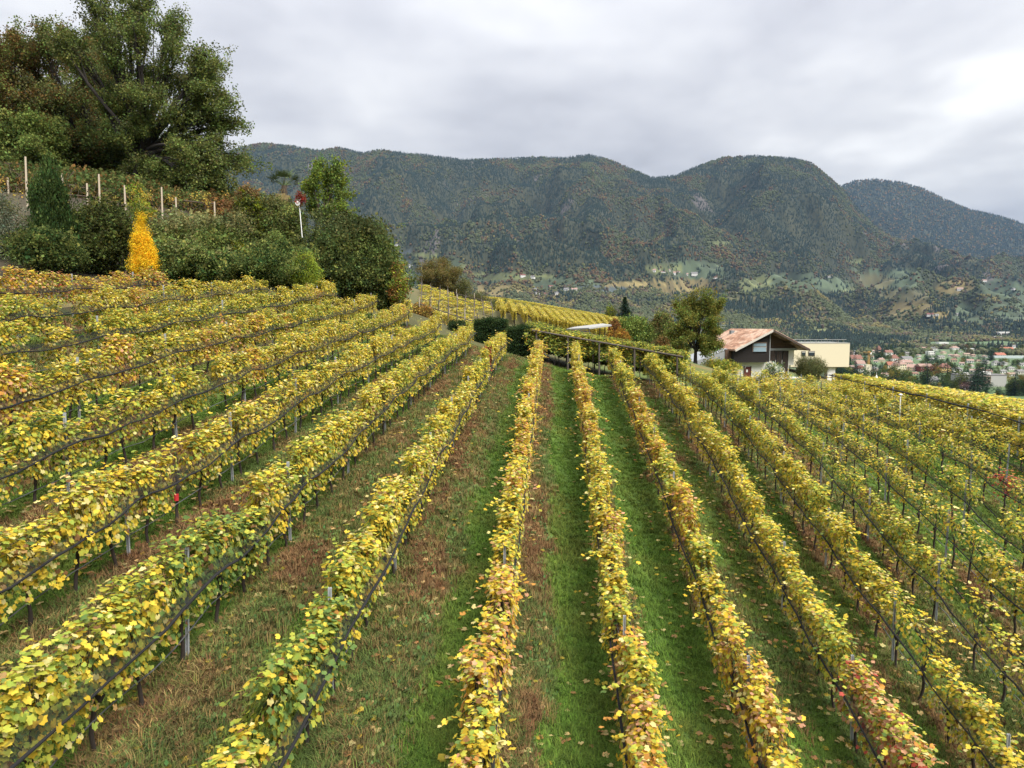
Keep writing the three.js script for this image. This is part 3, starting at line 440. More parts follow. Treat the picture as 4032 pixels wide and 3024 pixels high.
// posts, hail nets, drip hoses
const steelM = std(C(0.36, 0.38, 0.40), 0.55, { metalness: 0.15 }), netM = std(C(0.010, 0.010, 0.011), 1), hoseM = std(C(0.10, 0.105, 0.11), 0.6), meshM = new THREE.MeshStandardMaterial({ color: C(0.02, 0.022, 0.022), roughness: 1, transparent: true, opacity: 0.38, side: THREE.DoubleSide });
const postGeo = merge([box(0.046, 2.35, 0.006, 0, 0.54, -0.018), box(0.006, 2.35, 0.034, 0.02, 0.54, 0), box(0.006, 2.35, 0.034, -0.02, 0.54, 0), ...[0.5, 0.8, 1.1, 1.4, 1.7].map((y) => box(0.052, 0.012, 0.01, 0, y, -0.022))]);
{
  const r = RNG(31), POST = [];
  for (const i of ROWS) {
    let no = 0; const ph = r() * 3;
    for (let s = 3.4 + ph; s < S_END[i] + 0.4; s += 4.0) { const p = rowPoint(i, s); if (!inView(p.clone().add(V(0, 1.3, 0)), 260)) continue; const seen = inView(p.clone().add(V(0, 1.3, 0)), 0); if (seen) no++; POST.push({ i, s, p, no: seen ? no : 0, tilt: [gauss(r) * 0.025, gauss(r) * 0.03] }); }
    const ends = ROWS.indexOf(i) >= 0;
    for (const sd of [-1, 1]) {
      const a = 3.0, b = S_END[i] + 0.2, pts = []; for (let s = a; s <= b; s += 0.42) { const g = ((s - ph - 3.4) / 4.0) % 1, gg = g < 0 ? g + 1 : g; pts.push(rowPoint(i, s, 1.15 - 0.12 * Math.sin(gg * Math.PI) + 0.03 * (fbm(s * 0.8, i * 5 + sd, 2) - 0.5), sd * ((i === 0 || i === 1 ? 0.2 : i === 2 ? 0.25 : 0.29) + 0.12 * (fbm(s * 0.7, i * 3 + sd * 9, 2) - 0.5)))); }
      // end of the net drops to the last post
      const last = pts[pts.length - 1]; pts.push(last.clone().add(ES.clone().multiplyScalar(0.5)).add(V(0, -0.25, 0)));
      const o = thing('hail_net', V(0, 0, 0), `rolled black net on the ${sd < 0 ? 'left' : 'right'} flank of the ${rowWords(i)}`, 'hail net', 'hail nets along the vine rows');
      const rr = pts.map((_, k) => 0.014 + 0.011 * vnoise(k * 0.35, i * 4 + sd)); part('net_roll', limb(pts, rr, 6), netM, o);
      const pos = [], idx = []; pts.forEach((p, k) => { const w = 0.1 + 0.16 * fbm(k * 0.13, i * 2.3 + sd * 3, 2); pos.push(p.x, p.y + 0.01, p.z, p.x - EN.x * sd * 0.05, p.y + w, p.z - EN.z * sd * 0.05); if (k) { const a2 = k * 2 - 2; idx.push(a2, a2 + 2, a2 + 1, a2 + 1, a2 + 2, a2 + 3); } });
      part('loose_netting', geom(pos, idx), meshM, o);
    }
    const hp = []; for (let s = 3; s <= S_END[i]; s += 0.5) hp.push(rowPoint(i, s, 0.47 + 0.03 * Math.sin(s * 1.9), 0.05));
    solo('drip_hose', limb(hp, hp.map(() => 0.0105), 5), hoseM, `thin grey drip hose strung under the ${rowWords(i)}`, 'drip hose', 'drip hoses under the vine rows');
  }
  let proto = null;
  for (const q of POST) {
    const o = proto ? proto.clone() : new THREE.Mesh(postGeo, steelM); proto = proto || o; o.name = numbered('vineyard_post'); scene.add(o); o.position.copy(q.p); o.rotation.set(q.tilt[0], TURN, q.tilt[1]); o.castShadow = o.receiveShadow = true; o.userData = {};
    tag(o, q.no ? `grey steel post, ${ordinal(q.no)} from the near end, ${rowWords(q.i)}` : 'grey steel vineyard post cut off by the edge of the view', 'post', 'steel posts along the vine rows');
  }
}

// ------------------------------------------------------------------ grass, dry banks, fallen leaves
{
  const r = RNG(1234);
  const tuft = (sd, n, h, spread, wid) => { const q = RNG(sd), pos = [], col = [], idx = []; for (let i = 0; i < n; i++) { const a = q() * 6.28, x = gauss(q) * spread, z = gauss(q) * spread, H = h * (0.6 + 0.7 * q()), bend = H * (0.3 + 0.8 * q()), w = wid * (0.7 + 0.6 * q()), cx = Math.cos(a), cz = Math.sin(a), k = pos.length / 3, v = 0.7 + 0.6 * q(); pos.push(x - cz * w, 0, z + cx * w, x + cz * w, 0, z - cx * w, x + cx * bend * 0.35 - cz * w * 0.7, H * 0.6, z + cz * bend * 0.35 + cx * w * 0.7, x + cx * bend * 0.35 + cz * w * 0.7, H * 0.6, z + cz * bend * 0.35 - cx * w * 0.7, x + cx * bend, H * 0.85, z + cz * bend); idx.push(k, k + 1, k + 2, k + 1, k + 3, k + 2, k + 2, k + 3, k + 4); for (let j = 0; j < 5; j++) col.push(v * (1 + 0.2 * (q() - 0.5)), v, v); } return geom(pos, idx, col); };
  const lawn = [1, 2].map((k) => tuft(k, 16, 0.085, 0.075, 0.0045)), rough = [3, 4].map((k) => tuft(k, 16, 0.145, 0.09, 0.0045)), herb = sprayGeo(50, 16, 0.5, 0.3, 0.4);
  const A = [[], []], B = [[], []], H = [], F = [[], [], []];
  for (let n = 0; n < 330000; n++) {
    const s = 3.2 + 43 * Math.pow(r(), 1.75), t = (r() * 2 - 1) * (0.8 * s + 2.5); if (t < -19.5 || t > 23 || s > 46) continue;
    const b = cover(s, t), [x, z] = toXZ(s, t), k = r(), g = fbm(s * 0.7, t * 0.7, 3), y = groundST(s, t) - 0.01;
    if (k > b) { const c = [0.085, 0.158, 0.016], d = [0.15, 0.18, 0.03], m = clamp((g - 0.4) * 2 + r() * 0.4 - 0.2); A[n & 1].push([x, y, z, 0.8 + 0.7 * r(), vary([lerp(c[0], d[0], m), lerp(c[1], d[1], m), lerp(c[2], d[2], m)], r, 0.22), r() * 6.28]); }
    else if (r() < 0.72) { const pt = fbm(s * 0.32 + 70, t * 0.9 + 3, 3), q = r() + (g - 0.5) * 1.2, c = pt < 0.42 ? (q < 0.6 ? [0.085, 0.125, 0.026] : [0.17, 0.12, 0.042]) : pt > 0.57 ? (q < 0.5 ? [0.14, 0.072, 0.03] : [0.2, 0.12, 0.048]) : q < 0.36 ? [0.10, 0.13, 0.026] : q < 0.74 ? [0.175, 0.118, 0.04] : q < 0.84 ? [0.33, 0.24, 0.09] : [0.13, 0.066, 0.03]; B[n & 1].push([x, y, z, 0.6 + 0.8 * r(), vary(c, r, 0.25), r() * 6.28]); }
    else if (r() < 0.34) H.push([x, y + 0.03, z, 0.07 + 0.08 * r(), vary([0.10, 0.17, 0.05], r, 0.35), r() * 6.28]);
  }
  const gm = new THREE.MeshStandardMaterial({ color: 0xffffff, roughness: 1, side: THREE.DoubleSide, vertexColors: true });
  const o = new THREE.Group(); o.name = 'grass'; scene.add(o); tag(o, 'mown green grass lanes and dry brown tufts on the banks between the vine rows', 'grass', null, 'stuff');
  lawn.forEach((g, i) => copies('lawn_tufts', g, gm, A[i], o)); rough.forEach((g, i) => copies('dry_tufts', g, gm, B[i], o)); copies('low_weeds', herb, gm, H, o);
  const fl = ['yel', 'pale', 'tan'].map((k, i) => { const q = RNG(70 + i), u = { pos: [], col: [], idx: [] }; addLeaf(u, V(0, 0, 0), V(0, 1, 0), V(1, 0, 0), 1, k === 'yel' ? [0.5, 0.36, 0.06] : k === 'pale' ? [0.55, 0.42, 0.2] : [0.36, 0.19, 0.10], q); return geom(u.pos, u.idx, u.col); });
  for (let n = 0; n < 26000; n++) { const s = 3.2 + 40 * Math.pow(r(), 1.5), t = (r() * 2 - 1) * (0.8 * s + 2.5); if (t < -19 || t > 22.5) continue; const [, u] = rowAt(t), nearRow = Math.min(u, 1 - u); if (r() > (0.12 + 0.88 * smooth(0.45, 0.08, nearRow)) * smooth(0.32, 0.62, fbm(s * 1.1, t * 1.6, 3)) * 1.5) continue; const [x, z] = toXZ(s, t), q = new THREE.Quaternion().setFromEuler(new THREE.Euler(gauss(r) * 0.35, r() * 6.28, gauss(r) * 0.35)); F[n % 3].push([x, groundST(s, t) + 0.05 + 0.05 * r(), z, 0.085 + 0.05 * r(), vary([1, 1, 1], r, 0.3), q]); }
  const fo = new THREE.Group(); fo.name = 'fallen_leaves'; scene.add(fo); tag(fo, 'fallen yellow and tan vine leaves scattered over the grass lanes and banks', 'fallen leaves', null, 'stuff');
  fl.forEach((g, i) => copies('leaves', g, leafM, F[i], fo));
  console.log('grass', A[0].length * 2, B[0].length * 2, H.length, F[0].length * 3);
}

// ------------------------------------------------------------------ pergolas and the vineyards beyond the rows
const woodM = std(C(0.085, 0.07, 0.058), 0.95), woodDark = std(C(0.05, 0.04, 0.032), 0.9), woodPale = std(C(0.34, 0.29, 0.23), 0.9);
const roofChunk = [1, 2, 3, 4].map((sd) => { const r = RNG(sd + 400), o = { pos: [], col: [], idx: [] }; const pal = sd === 4 ? PAL.lime : PAL.yellow; for (let i = 0; i < 150; i++) { const hang = r() < 0.25; addLeaf(o, V((r() - 0.5) * 1.15, hang ? -0.35 * r() : 0.12 * gauss(r) + 0.05, (r() - 0.5) * 1.15), V(gauss(r) * 0.5, 1, gauss(r) * 0.5), V(gauss(r), -0.4, gauss(r)), 0.11 + 0.06 * r(), pick(pal, r), r); } return geom(o.pos, o.idx, o.col); });
const tubeBetween = (a, b, ra, rb = ra, n = 6) => limb([a, b], [ra, rb], n);
function roofOf(o, fn, nu, nv, r, lift) { const L = [[], [], [], []]; for (let i = 0; i < nu; i++) for (let j = 0; j < nv; j++) { const p = fn((i + 0.5 + gauss(r) * 0.15) / nu, (j + 0.5 + gauss(r) * 0.15) / nv); if (p) L[r() * 4 | 0].push([p.x, p.y + gauss(r) * (lift ?? 0.08), p.z, 0.95 + 0.35 * r(), null, r() * 6.28]); } L.forEach((l, k) => l.length && copies('foliage', roofChunk[k], leafM, l, o, 'stuff')); }
{ // the long pergola closing the lanes
  const r = RNG(8), o = thing('vine_pergola', V(0, 0, 0), 'dark leafy vine pergola with a weathered front beam across the ends of the central rows', 'pergola');
  const A = at(2096, 1300, 46), B = at(2690, 1406, 41.5), back = ES.clone().multiplyScalar(5).add(V(0, 0.12, 0)), fall = (u) => V(0, -0.75 * u, 0);
  part('front_beam', tubeBetween(A, B, 0.065, 0.075), woodM, o);
  part('back_beam', tubeBetween(A.clone().add(back), B.clone().add(back).add(fall(1)), 0.05), woodDark, o);
  const posts = [0.03, 0.255, 0.47, 0.70, 0.965];
  for (const u of posts) { const p = A.clone().lerp(B, u), g = groundY(p.x, p.z); part('post', tubeBetween(V(p.x, g - 0.3, p.z), V(p.x, p.y - 0.04, p.z), 0.075, 0.06), woodM, o); const q = p.clone().add(ES.clone().multiplyScalar(-0.0)); part('brace', tubeBetween(V(p.x, p.y - 0.75, p.z), p.clone().add(back.clone().multiplyScalar(0.16)).add(V(0.25, -0.1, 0)), 0.045), woodDark, o); const bp = p.clone().add(back).add(fall(u)); part('post', tubeBetween(V(bp.x, groundY(bp.x, bp.z) - 0.3, bp.z), bp, 0.06), woodDark, o); }
  for (let i = 0; i <= 12; i++) { const p = A.clone().lerp(B, i / 12); part('rafter', tubeBetween(p.clone().add(V(0, -0.06, 0)), p.clone().add(back).add(fall(i / 12)).add(V(0, -0.06, 0)), 0.028), woodDark, o); }
  for (let i = 0; i < 6; i++) { const k = (i + 1) / 7; part('rail', tubeBetween(A.clone().addScaledVector(back, k), B.clone().addScaledVector(back, k).addScaledVector(fall(1), k), 0.02), woodDark, o); }
  roofOf(o, (u, v) => A.clone().lerp(B, u).addScaledVector(back, 0.12 + v * 0.88).addScaledVector(fall(u), v), 17, 6, r, 0.06);
  // hanging green inside, and the stems that climb the pergola
  const lf = FOL.green.dense, list = lf.map(() => []); for (let i = 0; i < 260; i++) { const u = (i + r()) / 260, v = i % 2 ? 0.5 + 0.5 * r() : 0.1 + 0.35 * r(), p = A.clone().lerp(B, u).addScaledVector(back, v), g = groundY(p.x, p.z); list[i % lf.length].push([p.x, g - (i % 2 ? 0.35 : -0.25) + 0.5 * r(), p.z, [1.25, i % 2 ? 1.3 : 1.0, 1.25], null, TURN + Math.PI / 2 + gauss(r) * 0.3]); } list.forEach((l, k) => copies('hanging_foliage', lf[k], leafM, l, o, 'stuff'));
  const st = [[], [], [], [], []]; for (let i = 0; i < 26; i++) { const p = A.clone().lerp(B, (i + r()) / 26).addScaledVector(back, 0.05 + 0.15 * r()); st[i % 5].push([p.x, groundY(p.x, p.z), p.z, [1, 1.7, 1], null, r() * 6]); } st.forEach((l, k) => copies('vine_stems', trunkGeos[k], vineM, l, o, 'stuff'));
  shade(o);
}
{ // pergola block on the right plateau
  const r = RNG(9), o = thing('vine_pergola', V(0, 0, 0), 'wide yellow vine pergola roof on the right edge below the town', 'pergola');
  const top = (s, t) => { const [x, z] = toXZ(s, t); return V(x, base(s, t) + 1.95 + 0.12 * fbm(s * 0.4, t * 0.4, 2), z); };
  roofOf(o, (u, v) => top(16 + u * 41, 22.9 + v * 28), 41, 28, r, 0.13);
  for (let i = 0; i < 9; i++) { const p = top(22 + i * 4.2, 22.7), g = base(22 + i * 4.2, 22.7); part('post', tubeBetween(V(p.x, g - 0.3, p.z), p, 0.05), steelM, o); }
  const pts = []; for (let s = 20; s <= 57; s += 1) pts.push(top(s, 22.3).add(V(0, -0.18, 0))); part('net_roll', limb(pts, pts.map((_, k) => 0.022 + 0.03 * vnoise(k * 0.6, 3)), 6), netM, o);
  const hang = FOL.yellow.dense, hl = hang.map(() => []); for (let s = 20; s < 57; s += 0.9) { const p = top(s, 22.9); hl[s * 7 % 5 | 0].push([p.x, p.y - 1.75, p.z, 1, null, TURN]); } hl.forEach((l, k) => l.length && copies('edge_foliage', hang[k], leafM, l, o, 'stuff'));
  const st = [[], [], [], [], []]; for (let i = 0; i < 60; i++) { const s = 20 + i * 0.62, t = 23 + r() * 1.2, [x, z] = toXZ(s, t); st[i % 5].push([x, base(s, t), z, [1, 1.5, 1], null, r() * 6]); } st.forEach((l, k) => copies('vine_stems', trunkGeos[k], vineM, l, o, 'stuff'));
  shade(o);
}
{ // second vineyard behind the pergola: rows seen end on
  const r = RNG(10), xs = [1952, 1985, 2018, 2049, 2077, 2106, 2132, 2159, 2186, 2212, 2240, 2268, 2296, 2324, 2352, 2380];
  xs.forEach((x, k) => {
    const a0 = at(x + (18 + 6.5 * k) * 1.7, 1320, 80), b0 = at(x, 1252 + k * 3.4, 150), L = a0.distanceTo(b0), n = Math.round(L / 1.0), o = thing('vine_row', V(a0.x, 0, a0.z), `yellow vine row beyond the long pergola, ${ordinal(k + 1)} from its left side`, 'vine row', 'vine rows beyond the pergola'), list = FOL.yellow.dense.map(() => []), tr = [];
    const turn = Math.atan2(b0.x - a0.x, b0.z - a0.z);
    for (let i = 0; i < n; i++) { const p = a0.clone().lerp(b0, (i + 0.5) / n), y = base(...toST(p.x, p.z)); list[r() * 5 | 0].push([p.x - a0.x, y - 0.05, p.z - a0.z, [1.1, 1.05, 1.08], null, turn]); tr.push([p.x - a0.x, y, p.z - a0.z, 1, null, turn]); }
    list.forEach((l, q) => l.length && copies('foliage', FOL.yellow.dense[q], leafM, l, o, 'stuff')); copies('trunk', trunkGeos[k % 5], vineM, tr, o, 'stuff'); shade(o);
  });
}
{ // pergola along the crest of the spur, pale posts under its front edge
  const r = RNG(11), o = thing('vine_pergola', V(0, 0, 0), 'bright yellow vine pergola with pale posts along the crest of the far spur', 'pergola');
  const line = [[1840, 1156, 1176], [1960, 1166, 1192], [2060, 1180, 1208], [2160, 1198, 1224], [2260, 1216, 1238], [2350, 1231, 1252], [2426, 1242, 1262]].map((q) => [at(q[0], q[1] + 8, 205), at(q[0], q[2] + 2, 205)]);
  const f = (u, c) => { const k = clamp(u * 6, 0, 5.999), i = k | 0; return line[i][c].clone().lerp(line[i + 1][c], k - i); };
  roofOf(o, (u, v) => f(u, 0).add(V(u * 1, 0.3 * v, -v * 8)), 46, 6, r, 0.15);
  roofOf(o, (u, v) => f(u, 0).add(V(0, -1.0 * v, 0.1)), 48, 2, r, 0.12);
  for (let i = 0; i < 16; i++) { const p = f(0.06 + i * 0.062, 0), g = f(0.06 + i * 0.062, 1); part('post', tubeBetween(V(g.x, g.y - 0.6, g.z), p, 0.08), woodPale, o); }
  shade(o);
}
{ // old pergola slope with timber posts and rails, left of the second vineyard
  const r = RNG(12), o = thing('vine_pergola', V(0, 0, 0), 'terraced pergola of bare brown posts and rails with yellow vines left of the ivy hedge', 'pergola');
  const P = (x, y, d) => { const p = at(x, y, d); p.y = base(...toST(p.x, p.z)); return p; }, grid = [];
  for (let j = 0; j < 6; j++) { const row = []; for (let i = 0; i < 9; i++) { const d = 54 + j * 14.5, x = lerp(1655 + j * 3, 1945 - j * 4, i / 8) + gauss(r) * 5; row.push(P(x, 1250, d)); } grid.push(row); }
  grid.forEach((row, j) => { row.forEach((p, i) => part('post', tubeBetween(V(p.x, p.y - 0.4, p.z), V(p.x + gauss(r) * 0.08, p.y + 1.35 + 0.45 * r(), p.z), 0.055, 0.045), r() < 0.2 ? woodPale : woodM, o)); for (let i = 0; i < 8; i++) part('rail', tubeBetween(row[i].clone().add(V(0, 1.0, 0)), row[i + 1].clone().add(V(0, 1.05, 0)), 0.04), woodM, o); if (j) row.forEach((p, i) => part('rail', tubeBetween(p.clone().add(V(0, 1.1, 0)), grid[j - 1][i].clone().add(V(0, 1.05, 0)), 0.035), woodM, o)); });
  const pt = (u, v) => { const j = clamp(v * 5, 0, 4.99), i = clamp(u * 8, 0, 7.99), a = j | 0, b = i | 0; return grid[a][b].clone().lerp(grid[a][b + 1], i - b).lerp(grid[a + 1][b].clone().lerp(grid[a + 1][b + 1], i - b), j - a); };
  roofOf(o, (u, v) => (fbm(u * 5, v * 6, 3) > 0.36 ? pt(u, v).add(V(0, 0.5 + 0.35 * r(), 0)) : null), 9, 26, r, 0.2); shade(o);
}

// ------------------------------------------------------------------ the wooded bank and garden on the left
const GR = { dark: [0.085, 0.108, 0.038], mid: [0.135, 0.168, 0.05], light: [0.17, 0.225, 0.06], olive: [0.125, 0.135, 0.06], brown: [0.145, 0.095, 0.038], rust: [0.17, 0.095, 0.036], yel: [0.62, 0.42, 0.025], ygreen: [0.20, 0.24, 0.03], grey: [0.12, 0.145, 0.105], blue: [0.034, 0.06, 0.022] };
const bankTop = (x, y, d) => at(x, y, d);
{
  const p = at(530, 742, 66), o = thing('oak_tree', p, 'large spreading dark green oak with black limbs at the edge of the wood', 'tree'), k = 66 / FPX, r = RNG(3);
  const px = [[750, 330], [860, 345], [890, 430], [900, 470], [865, 560], [890, 630], [800, 600], [710, 640], [720, 455], [620, 500], [570, 390], [650, 290], [735, 215], [610, 165], [530, 235], [450, 110], [570, 60], [500, 30], [420, 320], [470, 430], [800, 240], [860, 262], [885, 705], [850, 770], [760, 760], [800, 690], [630, 650], [680, 90], [590, -40], [330, 200], [690, 540], [780, 420], [540, 560], [850, 810], [885, 770], [640, 700], [720, 690], [800, 640], [700, 740], [590, 660], [640, 400]];
  tree(o, { seed: 3, h: 18, trunk: 0.2, lean: 0.35, rad: 0.42, pads: px.map(([x, y]) => [(x - 530) * k, (742 - y) * k, gauss(r) * 3.4, 1.55 + 0.5 * r(), 1.15]).concat(px.filter((_, i) => i % 2).map(([x, y]) => [(x - 560 + gauss(r) * 40) * k, (742 - y + gauss(r) * 40) * k, gauss(r) * 3.6, 1.5, 1.1])), twigs: 11, sprays: 9, spray: 0.46, colors: [[0.13, 0.155, 0.05], GR.mid, GR.mid, [0.115, 0.145, 0.045], GR.olive] });
}
{
  const T = [[-190, 760, 74, 17, GR.mid, GR.dark, 'dark green wood tree cut by the left edge of the photograph'], [40, 745, 76, 19, GR.brown, GR.mid, 'brownish tree in the wood with a thin crown top near the left edge'], [190, 740, 80, 21, GR.brown, GR.rust, 'tall russet brown tree in the wood left of the oak'], [330, 738, 78, 18.5, GR.olive, GR.brown, 'olive brown tree standing close behind the left side of the oak'],
    [110, 760, 66, 9, GR.mid, GR.light, 'low bright green tree in front of the russet wood trees'], [-60, 770, 64, 10, GR.mid, GR.dark, 'low green tree at the left edge above the bare vines'], [460, 770, 72, 9, GR.dark, GR.mid, 'dark low tree in the shade left of the oak trunk'], [690, 800, 76, 8, GR.olive, GR.light, 'small yellowish tree under the right side of the oak'], [300, 765, 70, 9, GR.dark, GR.brown, 'dark brownish low tree left of the oak trunk under the russet tree'], [600, 790, 74, 8.5, GR.dark, GR.mid, 'dark thicket tree right behind the oak trunk'], [400, 700, 92, 20, GR.mid, GR.olive, 'tall pale green tree deep in the wood behind the oak']];
  T.forEach((t, i) => { const p = at(t[0], t[1], t[2]); p.y -= 0.4; const o = thing('woodland_tree', p, t[6], 'tree', null), big = t[3] > 12; tree(o, { seed: 20 + i, h: t[3], trunk: big ? 0.25 : 0.12, rad: big ? 0.26 : 0.14, pads: padsIn(40 + i, big ? 20 : 12, t[3] * (big ? 0.27 : 0.42), t[3] * (big ? 0.42 : 0.4), t[3] * 0.25, t[3] * (big ? 0.58 : 0.5), big ? 1.9 : 1.5), twigs: 8, sprays: 10, spray: 0.55, colors: [t[4], t[4], t[5], GR.mid] }); });
}
// bank of the upper vineyard with its pale stakes
const stakeM = std(C(0.42, 0.35, 0.26), 0.85);
[[100, 617, 790, 45], [244, 684, 800, 47], [342, 722, 860, 47.5], [389, 686, 845, 48], [490, 730, 850, 50], [548, 776, 860, 51], [636, 737, 885, 52], [692, 777, 885, 53.5], [844, 794, 890, 57], [30, 700, 800, 47]].forEach((q, i) => {
  const a = at(q[0], q[1], q[3]), b = at(q[0] + 4, q[2], q[3]), W = ['pale tall wooden stake beside the tall cypress near the left edge', 'pale stake half hidden behind the tall cypress top', 'grey thin stake left of the second tall pale stake', 'tall pale wooden stake standing above the dark green bush', 'pale stake just above the tip of the yellow conical shrub', 'short grey stake right of the yellow shrub sapling', 'tall pale stake at the middle of the brown bank below the oak', 'thinner pale stake right beside the middle tall stake', 'rightmost pale stake on the bank below the oak', 'leftmost grey stake of the bank close to the left edge'];
  solo('wooden_stake', tubeBetween(b.clone().add(V(0, -1.5, 0)), a, 0.075, 0.06), stakeM, W[i], 'stake', 'stakes of the bare vineyard on the bank');
});
{ // bare tangled vines and rails on the bank
  const r = RNG(14), L = [], o = thing('bare_vines', V(0, 0, 0), 'tangle of bare brown vine shoots and rails on the bank below the wood', 'bare vines'); tag(o, null, null, null, 'stuff');
  for (let i = 0; i < 420; i++) { const x = -60 + 960 * r(), d = lerp(45, 58, clamp(x / 900)) + r() * 6, y = 860 - 150 * (1 - clamp(x / 700)) * r() - 90 * r() - (x < 300 ? 60 * r() : 0); const a = at(x, y + 40, d), m = a.clone().add(V(gauss(r) * 0.5, 0.4 + 0.4 * r(), gauss(r) * 0.5)), e = m.clone().add(V(gauss(r) * 0.9, gauss(r) * 0.35, gauss(r) * 0.5)); L.push(limb([a, m, e], [0.022, 0.016, 0.008], 4, false)); }
  for (let i = 0; i < 16; i++) { const x = 20 + 820 * r(), d = lerp(46, 58, x / 840) + 2 * r(), a = at(x, 850 - 70 * r() - (x < 300 ? 60 : 0), d); L.push(tubeBetween(a, a.clone().add(V(1.5 + r(), 0.15, -3)), 0.05)); }
  part('shoots', merge(L), barkWarm, o, 'stuff');
  const lv = [[], [], []]; for (let i = 0; i < 260; i++) { const x = -40 + 930 * r(), d = lerp(45, 58, clamp(x / 900)) + r() * 5, p = at(x, 870 - 170 * r() * (x < 350 ? 1 : 0.6), d); lv[i % 3].push([p.x, p.y, p.z, 0.25 + 0.2 * r(), vary(r() < 0.5 ? [0.42, 0.33, 0.08] : GR.brown, r), rq(r)]); } lv.forEach((l, k) => copies('foliage', SPRAY[k], crownM, l, o, 'stuff'));
  const dk = [[], [], []]; for (let i = 0; i < 2600; i++) { const x = -80 + 1180 * r(), d = lerp(47, 62, clamp(x / 1000)) + r() * 9, p = at(x, 905 - 130 * r() - (x < 500 ? 70 * r() : 0), d); const gy = farY(p.x, p.z); p.y = Math.min(p.y, gy + 1.2); if (p.y < gy - 0.3) p.y = gy + 0.5 * r(); dk[i % 3].push([p.x, p.y, p.z, 0.55 + 0.35 * r(), vary(x > 800 ? [GR.rust, GR.brown, GR.dark][r() * 3 | 0] : [GR.dark, GR.brown, GR.dark][r() * 3 | 0], r), rq(r)]); } dk.forEach((l, k) => copies('undergrowth', SPRAY[k], crownM, l, o, 'stuff'));
}
// one garden plant: pixel box of the photograph and a depth
function plant(name, label, cat, x0, x1, y0, y1, d, T, group) { const xm = (x0 + x1) / 2, p = at(xm, y1, d), h = (y1 - y0) / FPX * d, rx = (x1 - x0) / 2 / FPX * d; const o = thing(name, p, label, cat, group); return shrub(o, { h, rx, ...T, lobes: T.lobes ? T.lobes.map((l) => [l[0] * rx, l[1] * h, (l[2] || 0) * rx, l[3] * rx, l[4] * h]) : undefined }); }
plant('olive_tree', 'grey-green olive tree cut by the left edge above the vines', 'tree', -120, 105, 745, 1080, 38, { seed: 1, n: 900, spray: 0.32, geos: SPRAY_FINE, colors: [GR.grey, [0.15, 0.17, 0.13], GR.olive], lobes: [[0, 0.6, 0, 1, 0.4], [0.2, 0.3, 0, 0.9, 0.3]] });
plant('cypress', 'tall dark blue-green column cypress in the garden on the left', 'cypress', 140, 292, 628, 1040, 38, { seed: 2, n: 1500, spray: 0.24, stretch: 2.0, colors: [GR.blue, [0.04, 0.068, 0.024], [0.06, 0.092, 0.03]], lobes: [[0, 0.3, 0, 0.95, 0.32], [0.25, 0.52, 0.1, 0.75, 0.3], [-0.3, 0.6, 0.2, 0.6, 0.27], [0.1, 0.76, 0, 0.55, 0.2], [-0.15, 0.88, 0, 0.3, 0.13], [0.6, 0.62, 0.2, 0.3, 0.15]] });
plant('laurel_bush', 'dark green bush between the tall cypress and the yellow shrub', 'bush', 285, 530, 800, 1070, 40, { seed: 3, n: 1500, spray: 0.32, colors: [GR.dark, GR.mid, [0.06, 0.07, 0.03]], lobes: [[0, 0.45, 0, 1, 0.5], [0.3, 0.75, 0, 0.6, 0.25], [-0.5, 0.35, 0.3, 0.6, 0.35]] });
plant('garden_hedge', 'low dark hedge at the foot of the tall cypress', 'hedge', 40, 320, 900, 1065, 36.5, { seed: 4, n: 700, spray: 0.28, colors: [GR.dark, GR.mid, GR.blue] });
plant('yellow_shrub', 'bright golden yellow conical shrub above the top vine row', 'shrub', 512, 620, 846, 1085, 39, { seed: 5, n: 1000, spray: 0.2, colors: [GR.yel, [0.7, 0.5, 0.04], [0.5, 0.34, 0.02]], lobes: [[0.1, 0.22, 0, 0.9, 0.26], [-0.05, 0.5, 0, 0.68, 0.28], [-0.1, 0.76, 0, 0.36, 0.22], [0.3, 0.42, 0.2, 0.5, 0.2]], geos: SPRAY_FINE });
plant('leafy_sapling', 'thin green sapling with yellowing leaves behind the yellow shrub', 'sapling', 500, 610, 735, 900, 43, { seed: 6, n: 160, spray: 0.26, colors: [GR.light, GR.ygreen, [0.42, 0.33, 0.06]], lobes: [[-0.1, 0.55, 0, 0.5, 0.5], [0.3, 0.3, 0, 0.8, 0.3]] });
plant('garden_hedge', 'wide overgrown green hedge with a pale creeper on top, right of the yellow shrub', 'hedge', 590, 990, 858, 1095, 43, { seed: 7, n: 3200, spray: 0.34, colors: [GR.mid, GR.dark, GR.mid, GR.olive], topColor: [0.16, 0.165, 0.075], lobes: [[-0.55, 0.5, 0, 0.5, 0.5], [0, 0.5, 0, 0.55, 0.52], [0.55, 0.5, 0, 0.5, 0.5], [0.2, 0.3, 0.3, 0.8, 0.34]] });
plant('garden_hedge', 'shaded dark hedge filling the gap under the vine-topped hedge', 'hedge', 560, 1240, 985, 1110, 41.5, { seed: 8, n: 1700, spray: 0.3, colors: [GR.dark, GR.blue, GR.mid], lobes: [[-0.6, 0.45, 0, 0.45, 0.55], [0, 0.45, 0, 0.5, 0.5], [0.6, 0.45, 0, 0.45, 0.55]] });
plant('overgrown_shrub', 'conical creeper-covered shrub with brownish tip left of the palm', 'shrub', 920, 1046, 742, 930, 48, { seed: 9, n: 800, spray: 0.32, cone: 0.45, colors: [GR.olive, GR.ygreen, GR.mid], topColor: [0.24, 0.17, 0.08], lobes: [[0, 0.48, 0, 0.9, 0.5]] });
plant('yellow_shrub', 'yellow-green feathery bush beside the dark hedge, right of the golden shrub', 'shrub', 898, 985, 965, 1095, 42, { seed: 10, n: 520, spray: 0.22, geos: SPRAY_FINE, colors: [GR.ygreen, [0.42, 0.34, 0.03], [0.3, 0.29, 0.03]] });
